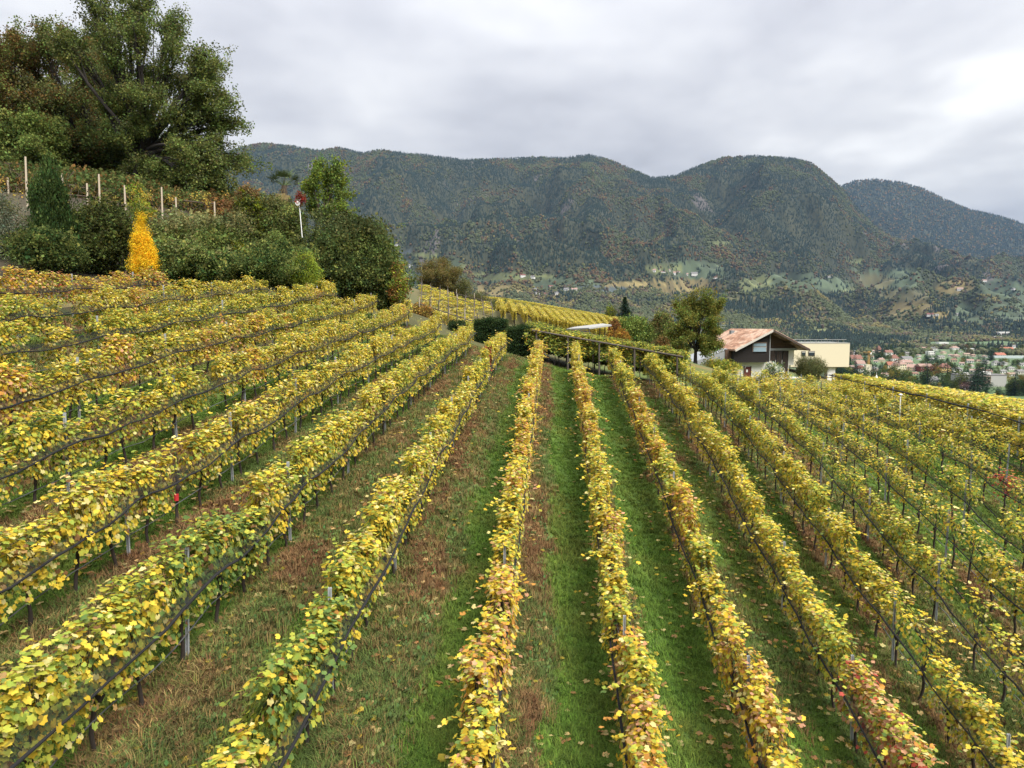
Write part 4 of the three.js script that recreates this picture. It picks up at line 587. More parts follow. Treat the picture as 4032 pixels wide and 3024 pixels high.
plant('laurel_bush', 'dark rounded bush below the palm tree', 'bush', 1000, 1175, 930, 1140, 44, { seed: 11, n: 1100, spray: 0.3, colors: [GR.dark, GR.mid, GR.dark] });
plant('laurel_bush', 'leafy green bush at the foot of the palm beside the creeper shrub', 'bush', 960, 1225, 770, 1020, 50, { seed: 12, n: 1300, spray: 0.34, colors: [GR.mid, GR.olive, GR.dark], topColor: [0.12, 0.13, 0.05] });
plant('cypress', 'slim dark green pencil cypress beside the bright green shrub', 'cypress', 1098, 1150, 948, 1140, 42, { seed: 13, n: 520, spray: 0.16, stretch: 2.2, cone: 0.4, colors: [[0.045, 0.085, 0.03], GR.mid, GR.blue] });
plant('bright_shrub', 'bright lime green shrub right of the slim cypress', 'shrub', 1140, 1268, 992, 1135, 41.5, { seed: 14, n: 620, spray: 0.24, geos: SPRAY_FINE, cone: 0.6, colors: [GR.ygreen, [0.18, 0.25, 0.035], GR.light] });
plant('laurel_bush', 'huge dark green laurel bush at the right end of the garden', 'bush', 1215, 1598, 850, 1235, 50, { seed: 15, n: 4200, spray: 0.36, colors: [GR.dark, GR.mid, GR.dark, [0.06, 0.085, 0.035]], topColor: [0.085, 0.105, 0.045], lobes: [[0, 0.45, 0, 0.85, 0.46], [-0.45, 0.7, 0, 0.5, 0.3], [0.5, 0.35, 0, 0.5, 0.36], [0.1, 0.75, 0, 0.45, 0.24], [0.72, 0.25, 0.2, 0.28, 0.25], [-0.6, 0.35, 0.2, 0.4, 0.36]] });
plant('creeper_shrub', 'yellow-leaved creeper hanging on the right flank of the huge laurel bush', 'creeper', 1530, 1612, 1030, 1225, 48.5, { seed: 16, n: 170, spray: 0.28, colors: [GR.ygreen, GR.light, GR.rust] });
plant('creeper_shrub', 'red creeper around the top of the white lamp pole', 'creeper', 1165, 1200, 755, 810, 47, { seed: 17, n: 60, spray: 0.18, colors: [[0.22, 0.03, 0.03], [0.15, 0.05, 0.03]] });
plant('brown_thicket', 'rusty brown thicket where the wood runs down towards the palm', 'thicket', 830, 1010, 800, 925, 60, { seed: 18, n: 700, spray: 0.42, colors: [GR.brown, GR.rust, [0.2, 0.12, 0.06]] });
plant('brown_thicket', 'dark thicket on the bank under the low oak branches', 'thicket', 640, 900, 770, 900, 64, { seed: 19, n: 900, spray: 0.5, colors: [GR.dark, GR.brown, GR.dark] });
{ // airy light green tree right of the palm
  const p = at(1285, 930, 50), o = thing('ailanthus_tree', p, 'airy light green tree rising beside the palm above the huge laurel', 'tree'), k = 50 / FPX, r = RNG(5);
  const q = [[1290, 690], [1340, 700], [1250, 700], [1230, 740], [1350, 760], [1290, 760], [1320, 665], [1265, 665], [1225, 800], [1300, 830], [1350, 820], [1260, 840], [1370, 860]];
  tree(o, { seed: 61, h: 5, trunk: 0.2, rad: 0.09, pads: q.map(([x, y]) => [(x - 1285) * k, (930 - y) * k, gauss(r) * 0.8, 0.62, 0.5]), twigs: 6, sprays: 8, spray: 0.34, colors: [[0.13, 0.19, 0.045], GR.light, [0.10, 0.14, 0.04], GR.ygreen], bark: barkWarm });
}
{ // palm
  const p = at(1122, 862, 52), o = thing('palm_tree', p, 'small fan palm with hanging dry fronds in the garden', 'palm'), r = RNG(6), H = 1.9, fr = [], dry = [];
  part('trunk', limb([V(0, -0.4, 0), V(0.03, H * 0.5, 0), V(0, H, 0)], [0.2, 0.17, 0.15], 8), barkWarm, o);
  for (let i = 0; i < 34; i++) {
    const a = r() * 6.28, up = i < 24 ? 0.15 + 1.0 * r() : -0.9 - 0.4 * r(), L = 0.55 + 0.25 * r(), dir = V(Math.cos(a) * Math.cos(up), Math.sin(up), Math.sin(a) * Math.cos(up)), s0 = V(0, H, 0), e = s0.clone().addScaledVector(dir, L), side = V(-Math.sin(a), 0, Math.cos(a)), pos = [], tgt = i < 24 ? fr : dry;
    tgt.push(limb([s0, e], [0.014, 0.01], 4, false));
    for (let b = 0; b < 13; b++) { const f = (b - 6) / 6 * 1.45, bd = dir.clone().multiplyScalar(Math.cos(f)).addScaledVector(side, Math.sin(f)).normalize(), l = 0.52 * (1 - 0.25 * Math.abs(f) / 1.5), m = e.clone().addScaledVector(bd, l * 0.6), t = e.clone().addScaledVector(bd, l).add(V(0, -0.12 * l, 0)), w = bd.clone().cross(dir.clone().cross(side)).normalize().multiplyScalar(0.022); pos.push(e.x, e.y, e.z, m.x + w.x, m.y + w.y, m.z + w.z, m.x - w.x, m.y - w.y, m.z - w.z, m.x + w.x, m.y + w.y, m.z + w.z, t.x, t.y, t.z, m.x - w.x, m.y - w.y, m.z - w.z); }
    tgt.push(geom(pos));
  }
  const fm = new THREE.MeshStandardMaterial({ color: C(0.09, 0.13, 0.04), roughness: 0.7, side: THREE.DoubleSide }), dm = new THREE.MeshStandardMaterial({ color: C(0.16, 0.12, 0.04), roughness: 0.9, side: THREE.DoubleSide });
  o.scale.setScalar(1.3); part('fronds', merge(fr), fm, o); part('dry_fronds', merge(dry), dm, o);
}
{ // white lamp pole with a round disc
  const a = at(1190, 935, 47), b = at(1178, 800, 47), o = thing('lamp_pole', V(a.x, a.y, a.z), 'slim white pole with a round white lamp disc beside the palm', 'lamp'), wm = std(C(0.75, 0.75, 0.74), 0.4);
  part('pole', tubeBetween(V(0, 0, 0), b.clone().sub(a), 0.03), wm, o); const g = new THREE.CylinderGeometry(0.16, 0.16, 0.05, 20).rotateX(Math.PI / 2).translate(b.x - a.x - 0.02, b.y - a.y - 0.05, 0.06); part('lamp_disc', g, wm, o);
  const dg = tubeBetween(V(b.x - a.x, b.y - a.y, 0), V(b.x - a.x + 0.2, b.y - a.y + 0.32, 0), 0.015); part('bracket', dg, wm, o);
}
// ------------------------------------------------------------------ middle distance: ivy walls, willow, trees by the house
function ivy(label, x0, x1, y0, y1, d, depth, seed) { const p = at((x0 + x1) / 2, y1, d), h = (y1 - y0) / FPX * d, w = (x1 - x0) / FPX * d, o = thing('ivy_wall', p, label, 'ivy wall'), r = RNG(seed), L = [[], [], []]; part('wall', box(w * 0.86, h, depth * 0.7, 0, h * 0.44, -depth * 0.4), std(C(0.09, 0.085, 0.075), 1), o); const n = Math.round(w * h * 130); for (let i = 0; i < n; i++) { const top = r() < 0.3, x = (r() - 0.5) * w * 1.02, bulge = 0.25 * fbm(x * 1.3 + seed, i * 0.001, 2); L[i % 3].push([x, top ? h * (0.9 + 0.1 * Math.cos(x / w * 3)) + gauss(r) * 0.1 : r() * h, top ? -r() * depth : bulge - 0.05, 0.16 + 0.12 * r(), vary(r() < 0.75 ? [0.028, 0.05, 0.022] : [0.05, 0.075, 0.03], r), rq(r)]); if (r() < 0.18) L[i % 3].push([(r() < 0.5 ? -0.5 : 0.5) * w, r() * h, -r() * depth * 0.8, 0.2, vary(GR.dark, r), rq(r)]); } L.forEach((l, k) => copies('ivy', SPRAY[k], crownM, l, o, 'stuff')); shade(o); }
ivy('ivy-covered wall behind the end of the third row left of the lane', 1872, 1995, 1262, 1400, 48, 1.6, 71);
ivy('lower ivy-covered wall between the left rows and the long pergola', 2000, 2098, 1292, 1425, 47, 1.5, 72);
ivy('small dark ivy clump at the end of the fourth left row', 1770, 1835, 1272, 1335, 49, 1.0, 73);
{
  const p = at(1733, 1186, 150), o = thing('willow_tree', p, 'round olive-brown willow on the spur beyond the vines', 'tree'), k = 150 / FPX, r = RNG(15);
  tree(o, { seed: 91, h: 9.4, trunk: 0.22, rad: 0.36, pads: [...padsIn(92, 20, 4.1, 3.2, 3.4, 5.4, 1.6), [3.6, 2.8, 0, 1.5], [4.4, 2.0, 0, 1.2]], twigs: 9, sprays: 11, spray: 0.6, geos: [SPRAY_FINE[0], SPRAY_FINE[1], SPRAY[0]], colors: [[0.15, 0.13, 0.045], [0.12, 0.115, 0.04], [0.17, 0.14, 0.06]], bark: barkGrey });
  plant('grey_bush', 'soft grey-green bush right of the willow', 'bush', 1790, 1862, 1090, 1205, 150, { seed: 93, n: 520, spray: 0.5, geos: SPRAY_FINE, colors: [[0.11, 0.115, 0.05], GR.olive] });
  plant('garden_hedge', 'dark hedge below the willow on the spur', 'hedge', 1628, 1740, 1140, 1190, 148, { seed: 94, n: 420, spray: 0.5, colors: [GR.dark, GR.mid] });
  plant('grey_bush', 'grey-green bush at the top corner of the second vineyard', 'bush', 1918, 2012, 1172, 1262, 140, { seed: 95, n: 620, spray: 0.45, geos: SPRAY_FINE, colors: [GR.olive, [0.07, 0.085, 0.04], GR.mid] });
  plant('grey_bush', 'faded grey bush left of the second vineyard corner', 'bush', 1840, 1930, 1150, 1220, 142, { seed: 96, n: 420, spray: 0.45, geos: SPRAY_FINE, colors: [[0.12, 0.11, 0.06], GR.olive] });
  plant('brown_thicket', 'brown leafy thicket between the left rows and the old pergola', 'thicket', 1590, 1712, 1205, 1290, 54, { seed: 97, n: 620, spray: 0.3, colors: [[0.3, 0.19, 0.06], GR.brown, [0.36, 0.26, 0.07]] });
  plant('brown_thicket', 'yellowing brown thicket behind the ends of the upper left rows', 'thicket', 1655, 1745, 1228, 1312, 57, { seed: 121, n: 420, spray: 0.28, colors: [[0.34, 0.22, 0.06], GR.olive, [0.3, 0.25, 0.07]] });
  plant('brown_thicket', 'low olive thicket at the foot of the old post pergola', 'thicket', 1725, 1850, 1265, 1330, 53, { seed: 122, n: 420, spray: 0.26, colors: [GR.olive, GR.brown, [0.32, 0.26, 0.06]] });
  plant('leafy_bush', 'light green round bush between the spruce and the oak-like tree', 'bush', 2435, 2566, 1248, 1372, 74, { seed: 98, n: 900, spray: 0.4, colors: [[0.14, 0.185, 0.05], GR.light, [0.11, 0.15, 0.045]], lobes: [[-0.2, 0.5, 0, 0.75, 0.5], [0.5, 0.35, 0, 0.6, 0.38]] });
  plant('leafy_bush', 'olive brown bush behind the light green round bush', 'bush', 2540, 2660, 1228, 1390, 80, { seed: 99, n: 900, spray: 0.42, colors: [GR.olive, GR.mid, [0.13, 0.11, 0.045]], lobes: [[0, 0.4, 0, 0.9, 0.42], [0.1, 0.75, 0, 0.5, 0.25]] });
  plant('orange_bush', 'orange and yellow autumn bush in front of the light green bush', 'bush', 2384, 2480, 1297, 1372, 62, { seed: 100, n: 460, spray: 0.26, colors: [[0.42, 0.19, 0.05], [0.46, 0.3, 0.06], GR.brown] });
  plant('orange_bush', 'rust red climbing bush beside the white canopy roof', 'bush', 2396, 2440, 1262, 1312, 66, { seed: 101, n: 200, spray: 0.26, colors: [GR.rust, [0.2, 0.06, 0.03], GR.brown] });
  plant('orange_bush', 'reddish brown bush below the oak-like tree', 'bush', 2566, 2640, 1330, 1392, 66, { seed: 102, n: 280, spray: 0.26, colors: [GR.rust, GR.brown, GR.olive] });
  plant('dark_bush', 'dark bush line along the foot of the spur pergola', 'bush', 2280, 2440, 1252, 1288, 165, { seed: 103, n: 300, spray: 0.45, colors: [GR.dark, GR.brown] });
  plant('leafy_bush', 'small round yellowish tree behind the spruce', 'tree', 2380, 2424, 1208, 1266, 190, { seed: 104, n: 200, spray: 0.5, colors: [GR.olive, GR.ygreen] });
}
function spruce(label, x, yt, yb, d, w, seed, col) { const p = at(x, yb, d), h = (yb - yt) / FPX * d, R = w / 2 / FPX * d, o = thing('spruce_tree', p, label, 'spruce'), r = RNG(seed), L = [[], []]; part('trunk', limb([V(0, -0.3, 0), V(0, h * 0.97, 0)], [h * 0.025, 0.01], 6), barkM, o); const tiers = 15; for (let t = 0; t < tiers; t++) { const u = t / tiers, y = h * (0.06 + 0.9 * u), rr = R * (1 - u) * (0.9 + 0.25 * r()), nb = 8 + 6 * (1 - u) | 0; for (let b = 0; b < nb; b++) { const a = r() * 6.28; for (let k = 0; k < 4; k++) { const f = (k + 0.7 * r()) / 3.6; L[(k + b) & 1].push([Math.cos(a) * rr * f, y - 0.28 * rr * f + gauss(r) * 0.05, Math.sin(a) * rr * f, [0.13 + R * 0.17 * (1 - u * 0.6), 0.10 + R * 0.06, 0.13 + R * 0.17 * (1 - u * 0.6)], vary(col, r, 0.3), r() * 6.28]); } } } L.forEach((l, k) => copies('branches', SPRAY[k], crownM, l, o)); shade(o); return o; }
spruce('dark blue-green spruce standing alone at the end of the spur pergola', 2459, 1162, 1280, 150, 96, 21, [0.022, 0.042, 0.03]);
{
  const p = at(2738, 1425, 70), o = thing('broadleaf_tree', p, 'green-yellow broadleaf tree with open crown left of the tiled house', 'tree'), k = 70 / FPX, r = RNG(33);
  const q = [[2690, 1200], [2755, 1215], [2810, 1210], [2830, 1195], [2700, 1255], [2660, 1290], [2640, 1325], [2690, 1320], [2740, 1280], [2790, 1270], [2815, 1300], [2760, 1330], [2705, 1370], [2660, 1355], [2800, 1340], [2820, 1360], [2780, 1385], [2735, 1180], [2770, 1175], [2680, 1225]];
  tree(o, { seed: 34, h: 6.4, trunk: 0.22, rad: 0.17, pads: q.map(([x, y]) => [(x - 2738) * k, (1425 - y) * k, gauss(r) * 1.1, 0.72, 0.6]), twigs: 9, sprays: 11, spray: 0.34, colors: [[0.17, 0.175, 0.045], [0.12, 0.145, 0.04], [0.24, 0.21, 0.055], GR.light] });
}
plant('apple_tree', 'bushy olive-leaved fruit tree in front of the cream house', 'tree', 3120, 3250, 1402, 1500, 86, { seed: 110, n: 900, spray: 0.32, geos: SPRAY_FINE, colors: [[0.10, 0.105, 0.05], GR.olive, [0.07, 0.085, 0.04]], stems: 8, lobes: [[0.1, 0.45, 0, 0.85, 0.42], [-0.5, 0.7, 0, 0.4, 0.3], [0.5, 0.65, 0, 0.45, 0.3]] });
plant('flowering_shrub', 'small green shrub with white blossoms before the tiled house', 'shrub', 3004, 3080, 1428, 1490, 86, { seed: 111, n: 300, spray: 0.3, colors: [GR.mid, [0.08, 0.13, 0.07], [0.55, 0.58, 0.55]] });
plant('garden_hedge', 'dense yellow-green leafy hedge of vines in front of the tin-roofed annex', 'hedge', 2760, 2920, 1415, 1480, 72, { seed: 112, n: 620, spray: 0.28, colors: [[0.14, 0.155, 0.035], GR.ygreen, GR.mid, [0.3, 0.24, 0.05]] });
plant('garden_hedge', 'small leafy hedge at the foot of the cream house pillar', 'hedge', 3290, 3350, 1478, 1505, 100, { seed: 113, n: 160, spray: 0.3, colors: [GR.ygreen, GR.light] });
plant('garden_hedge', 'green hedge strip right of the cream house pillar', 'hedge', 3345, 3420, 1480, 1502, 96, { seed: 114, n: 200, spray: 0.3, colors: [GR.ygreen, GR.mid] });

// ------------------------------------------------------------------ white canopy roof and slatted pergola behind the beam
const whiteM = std(C(0.68, 0.67, 0.65), 0.8), glassM = new THREE.MeshPhysicalMaterial({ color: C(0.03, 0.04, 0.05), roughness: 0.12, specularIntensity: 0.8 }), frameM = std(C(0.10, 0.07, 0.05), 0.7);
function quadGeo(a, b, c, d, th) { const n = b.clone().sub(a).cross(d.clone().sub(a)).normalize().multiplyScalar(th), P = [a, b, c, d, a.clone().add(n), b.clone().add(n), c.clone().add(n), d.clone().add(n)], pos = P.flatMap((p) => [p.x, p.y, p.z]); return geom(pos, [0, 1, 2, 0, 2, 3, 4, 6, 5, 4, 7, 6, 0, 5, 1, 0, 4, 5, 1, 6, 2, 1, 5, 6, 2, 7, 3, 2, 6, 7, 3, 4, 0, 3, 7, 4]).toNonIndexed(); }
{
  const canM = std(C(0.3, 0.3, 0.29), 0.9), o = thing('canopy_roof', V(0, 0, 0), 'flat white canopy roof on thin posts beyond the long pergola', 'canopy');
  const a = at(2231, 1300, 60), b = at(2320, 1296, 58), c = at(2408, 1284, 60), d = at(2372, 1279, 65); const e = at(2262, 1292, 65);
  const g = quadGeo(a, b, c, d, 0.12); g.computeVertexNormals(); part('roof', g, canM, o); const g2 = quadGeo(a, c, d, e, 0.1); g2.translate(0, 0.03, 0); g2.computeVertexNormals(); part('roof', g2, canM, o);
  for (const [x, y, dd] of [[2382, 1287, 60.5], [2322, 1297, 58.6], [2362, 1284, 64], [2240, 1299, 61]]) { const p = at(x, y, dd); part('post', tubeBetween(V(p.x, base(...toST(p.x, p.z)) - 0.3, p.z), p, 0.05), woodM, o); }
  const s = thing('slatted_pergola', V(0, 0, 0), 'pergola of dark horizontal timber slats stepping down below the white canopy', 'pergola');
  for (let i = 0; i < 9; i++) { const u = i / 8, l = at(lerp(2256, 2392, u), lerp(1300, 1351, u), lerp(58, 53, u)), q = at(lerp(2316, 2436, u), lerp(1306, 1356, u), lerp(58, 53, u)); part('slat', tubeBetween(l, q, 0.055), woodDark, s); }
  for (const u of [0.05, 0.5, 0.95]) for (const x of [0, 1]) { const p = at(lerp(2262, 2396, u) + x * lerp(52, 40, u), lerp(1302, 1353, u), lerp(58, 53, u)); part('post', tubeBetween(V(p.x, base(...toST(p.x, p.z)) - 0.3, p.z), p.clone().add(V(0, 0.1, 0)), 0.06), woodM, s); }
  shade(o); shade(s);
}
// ------------------------------------------------------------------ the tiled farmhouse
{
  const apex = at(3032, 1301, 100), gy = -7.4, o = thing('tiled_house', V(apex.x, apex.y + gy, apex.z), 'chalet-like house with orange tiled gable roof, dark timber gable and white ground floor', 'house', null, 10.5 * Math.PI / 180);
  const wallW = std(C(0.60, 0.59, 0.55), 0.95), dark = std(C(0.014, 0.011, 0.01), 1), brown = std(C(0.075, 0.042, 0.026), 0.85), tin = std(C(0.38, 0.40, 0.42), 0.45, { metalness: 0.4 }), red = std(C(0.10, 0.018, 0.012), 0.6), beamM = std(C(0.05, 0.035, 0.026), 0.85), greyM = std(C(0.22, 0.23, 0.24), 0.6);
  const Y = (v) => v - gy; // heights are given below the apex
  const W = 5.75, L = 12.5, rise = 2.78;
  part('wall', merge([box(9.6, 3.0, 10.5, -1.0, Y(-5.9), -6.2), box(4.85, 2.2, 10, 2.45, Y(-4.1), -6.35)]), wallW, o);
  // dark boarded upper storey, each board its own ledge
  { const bs = []; for (let k = 0; k < 23; k++) { const y = -4.66 + k * 0.196, half = Math.min(5.65, (-y) / rise * W - 0.15); if (y > -0.35) break; if (half < 0.3) break; bs.push(box(Math.max(0.2, half + 0.02), 0.18, 0.05, -half / 2 + 0.01, Y(y + 0.09), 0.03 + 0.008 * (k % 2))); } part('timber_cladding', merge(bs), dark, o, 'stuff'); const s = new THREE.Shape([new THREE.Vector2(-5.6, Y(-4.66)), new THREE.Vector2(0, Y(-4.66)), new THREE.Vector2(0, Y(-0.2)), new THREE.Vector2(-5.6, Y(-2.75))]); part('upper_wall', new THREE.ExtrudeGeometry(s, { depth: 10, bevelEnabled: false }).translate(0, 0, -10), dark, o); }
  part('corner_board', box(0.12, 4.45, 0.16, 0.03, Y(-2.5), 0.02), greyM, o);
  { const bs = []; for (let k = 0; k < 11; k++) { const y = -2.65 + k * 0.22, half = Math.min(4.9, -y / rise * W - 0.1); if (half < 0.3) break; bs.push(box(half, 0.2, 0.05, half / 2 + 0.1, Y(y + 0.1), -1.2 + 0.008 * (k % 2))); } part('gable_planks', merge(bs), brown, o, 'stuff'); }
  part('beam', box(4.9, 0.32, 0.25, 2.55, Y(-2.82), -0.95), greyM, o); part('purlin', box(0.25, 0.25, 1.6, 3.1, Y(-1.68), -0.5), beamM, o);
  part('wall_pier', box(0.45, 2.4, 0.3, 0.32, Y(-4.15), -0.98), wallW, o);
  for (let q = 0; q < 3; q++) { const sh = part('shutter', box(0.98, 3.9, 0.05, 1.1 + q * 1.06, Y(-4.98), -0.96), dark, o), sl = []; for (let k = 0; k < 24; k++) sl.push(box(0.86, 0.09, 0.06, 1.1 + q * 1.06, Y(-6.85 + k * 0.16), -0.9)); part('slats', merge(sl), beamM, sh, 'stuff'); }
  part('ledge', box(4.9, 0.18, 1.5, 2.5, Y(-7.05), -0.6), wallW, o);
  { const w = part('window', box(2.3, 1.42, 0.1, -1.65, Y(-2.42), 0.1), frameM, o); part('pane', box(2.0, 0.62, 0.04, -1.65, Y(-2.78), 0.15), glassM, w); part('pane', box(2.0, 0.42, 0.04, -1.65, Y(-2.1), 0.15), glassM, w); const cur = []; for (let k = 0; k < 12; k++) cur.push(new THREE.CylinderGeometry(0.07, 0.085, 0.6, 8).translate(-2.58 + k * 0.17, Y(-2.78), 0.17), new THREE.CylinderGeometry(0.07, 0.075, 0.4, 8).translate(-2.58 + k * 0.17, Y(-2.1), 0.17)); part('curtain', merge(cur), std(C(0.28, 0.38, 0.45), 0.9), w); part('transom', box(2.1, 0.07, 0.14, -1.65, Y(-2.42), 0.17), std(C(0.4, 0.38, 0.36), 0.6), w); }
  { const dr = part('door', box(1.0, 2.05, 0.08, -2.9, Y(-6.38), -0.9), red, o); part('frame', merge([box(0.1, 2.15, 0.12, -2.36, Y(-6.35), -0.88), box(0.1, 2.15, 0.12, -3.44, Y(-6.35), -0.88)]), brown, dr); part('notice', box(0.28, 0.4, 0.02, -3.0, Y(-5.95), -0.84), whiteM, dr); }
  part('drain_pipe', tubeBetween(V(-3.1, Y(-4.75), -0.75), V(-3.4, Y(-5.6), -0.75), 0.04), whiteM, o);
  { const w = part('window', box(0.4, 1.1, 0.06, -5.0, Y(-5.8), -0.92), frameM, o); part('pane', box(0.3, 0.95, 0.03, -5.0, Y(-5.8), -0.88), glassM, w); }
  // roof: two slabs and courses of tiles
  const sl = Math.hypot(W + 0.15, rise + 0.07), ang = Math.atan2(rise, W);
  for (const sd of [-1, 1]) {
    const rf = part('roof', box(sl, 0.14, L, 0, 0, 0).rotateZ(sd > 0 ? -ang : ang).translate(sd * (W + 0.15) / 2, Y(-(rise + 0.07) / 2), -L / 2 + 0.9), beamM, o);
    const T = [], nr = 18, nc = 42; const tg = new THREE.CylinderGeometry(0.15, 0.16, sl / nr * 1.08, 6, 1, true, -Math.PI / 2, Math.PI).rotateZ(Math.PI / 2).rotateX(0), r = RNG(60 + sd);
    const im = []; for (let i = 0; i < nr; i++) for (let j = 0; j < nc; j++) { const u = (i + 0.5) / nr * sl, x = sd * Math.cos(ang) * u, y = -Math.sin(ang) * u + 0.075 + 0.012 * (i % 2 ? 1 : 0), q = new THREE.Quaternion().setFromEuler(new THREE.Euler(0, 0, sd > 0 ? -ang - 0.03 : ang + 0.03)); const n = fbm(j * 0.16, i * 0.35 + sd * 9, 3), k = 0.7 + 0.6 * r(); const c = n > 0.56 ? [0.38, 0.255, 0.19] : n > 0.4 ? [0.31, 0.185, 0.125] : [0.24, 0.13, 0.085]; im.push([x, Y(y), 0.9 - (j + 0.5) / nc * L, 1, c.map((v) => v * k), q]); }
    copies('roof_tiles', tg, new THREE.MeshStandardMaterial({ color: 0xffffff, roughness: 0.9, side: THREE.DoubleSide }), im, o, 'stuff');
    part('barge_board', box(sl + 0.1, 0.3, 0.06, 0, 0, 0).rotateZ(sd > 0 ? -ang : ang).translate(sd * (W + 0.15) / 2, Y(-(rise + 0.07) / 2 - 0.02), 0.95), sd < 0 ? std(C(0.45, 0.42, 0.38), 0.7) : beamM, o);
    part('gutter', limb([V(sd * (W + 0.2), Y(-rise - 0.12), 1), V(sd * (W + 0.2), Y(-rise - 0.12), 0.9 - L)], [0.08, 0.08], 6), std(C(0.2, 0.11, 0.07), 0.5), o);
  }
  part('ridge_tiles', limb([V(0, Y(0.08), 0.95), V(0, Y(0.08), 0.9 - L)], [0.12, 0.12], 8), std(C(0.5, 0.33, 0.24), 0.9), o);
  part('roof_vent', box(0.6, 0.75, 0.6, -1.5, Y(-0.45), -8.4), greyM, o);
  // tin-roofed annex on the left
  part('annex_roof', merge([...Array.from({ length: 14 }, (_, k) => box(5.6, 0.1, 0.36, 0, 0.05 * (k % 2), -0.4 * k)).map((g) => g.rotateZ(0.33).translate(-8.7, Y(-3.65), -1.2))]), tin, o);
  { const s = new THREE.Shape([new THREE.Vector2(-11.4, Y(-5.6)), new THREE.Vector2(-6.2, Y(-5.2)), new THREE.Vector2(-6.2, Y(-2.9)), new THREE.Vector2(-11.4, Y(-4.6))]); part('annex_panel', new THREE.ExtrudeGeometry(s, { depth: 0.1, bevelEnabled: false }).translate(0, 0, -0.95), greyM, o); part('annex_wall', box(5.2, 2.2, 5, -8.8, Y(-6.5), -3.6), dark, o); part('annex_wall', box(0.95, 2.7, 0.3, -6.1, Y(-4.1), -0.9), brown, o); }
  for (const [x, y0, y1] of [[-3.4, -2.6, 0.75]]) { part('mast', tubeBetween(V(x, Y(y0 + 0.6), -9), V(x, Y(y1), -9), 0.035), tin, o); part('aerial', merge([box(2.6, 0.05, 0.05, x - 0.1, Y(y1), -9), box(1.2, 0.05, 0.05, x + 0.4, Y(y1 - 0.35), -9), ...Array.from({ length: 9 }, (_, k) => box(0.03, 0.03, 0.7, x - 1.3 + k * 0.3, Y(y1), -9))]), tin, o); }
  { const dg = new THREE.SphereGeometry(0.62, 20, 8, 0, Math.PI * 2, 0, 0.75).rotateX(Math.PI / 2).translate(-3.2, Y(-1.6), -9.1); part('satellite_dish', dg, new THREE.MeshStandardMaterial({ color: C(0.03, 0.03, 0.035), roughness: 0.6, side: THREE.DoubleSide }), o); }
  part('chimney_mast', merge([box(0.3, 0.7, 0.3, 4.6, Y(-0.9), -8), box(1.1, 0.12, 0.12, 4.6, Y(-0.4), -8)]), whiteM, o);
  shade(o);
}
{ // cream cantilevered house
  const c = at(3239, 1400, 118), k = FPX / 118, o = thing('cream_house', V(c.x, c.y, c.z), 'plain cream box-shaped house raised on a white pillar beside the tiled house', 'house', null, 0.02), creamM = std(C(0.60, 0.535, 0.39), 0.9);
  const w = 232 / k, h = 92 / k; part('wall', box(w, h, 7, -0.4, 0.05, -3.5), creamM, o); part('parapet', box(w + 0.05, 0.12, 7.05, -0.4, h / 2 + 0.12, -3.5), greyTrim(), o);
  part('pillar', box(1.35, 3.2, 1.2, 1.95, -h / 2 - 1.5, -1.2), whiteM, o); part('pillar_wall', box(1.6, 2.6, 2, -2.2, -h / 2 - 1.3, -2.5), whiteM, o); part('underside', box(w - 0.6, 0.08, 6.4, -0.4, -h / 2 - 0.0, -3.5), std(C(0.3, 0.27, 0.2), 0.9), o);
  for (const [x, ww] of [[-3.35, 0.75], [-1.95, 1.15]]) { const q = part('window', box(ww, 0.85, 0.08, x, 0.35, 0.02), frameM, o); part('pane', box(ww - 0.16, 0.66, 0.04, x, 0.33, 0.06), glassM, q); part('blind', box(ww - 0.14, 0.2, 0.05, x, 0.6, 0.075), greyTrim(), q); }
  for (let i = 0; i < 10; i++) { const q = part('solar_panel', box(0.95, 0.06, 1.6, -4.3 + i * 0.98, h / 2 + 0.62, -2.4).rotateX(0), std(C(0.012, 0.014, 0.02), 0.25), o); part('stand', box(0.06, 0.5, 0.06, -4.3 + i * 0.98, h / 2 + 0.36, -1.8), tinM(), q); }
  part('roof_rail', box(9.6, 0.08, 0.08, 0, h / 2 + 0.7, -1.55), tinM(), o);
  const f = thing('garden_fence', at(3300, 1492, 104), 'low dark timber rail fence by the cream house pillar', 'fence'); for (let i = 0; i < 6; i++) part('post', box(0.12, 1.1, 0.12, -1.8 + i * 0.9, 0.2, 0), woodDark, f); for (const y of [0.2, 0.6]) part('rail', box(5, 0.1, 0.06, 0.3, y, 0.08), woodDark, f);
  shade(o); shade(f);
}
function greyTrim() { return greyTrim.m ??= std(C(0.3, 0.3, 0.28), 0.7); }
function tinM() { return tinM.m ??= std(C(0.4, 0.41, 0.42), 0.45, { metalness: 0.5 }); }
{ const p = at(3544, 1600, 40), o = thing('marker_lamp', V(p.x, p.y, p.z), 'white round-headed marker post sticking out of the vines on the right', 'marker post'); part('post', tubeBetween(V(0, -1, 0), V(0, 0.62, 0), 0.035), whiteM, o); part('head', new THREE.SphereGeometry(0.1, 14, 10).scale(1, 0.7, 1).translate(0, 0.68, 0), whiteM, o); shade(o); }

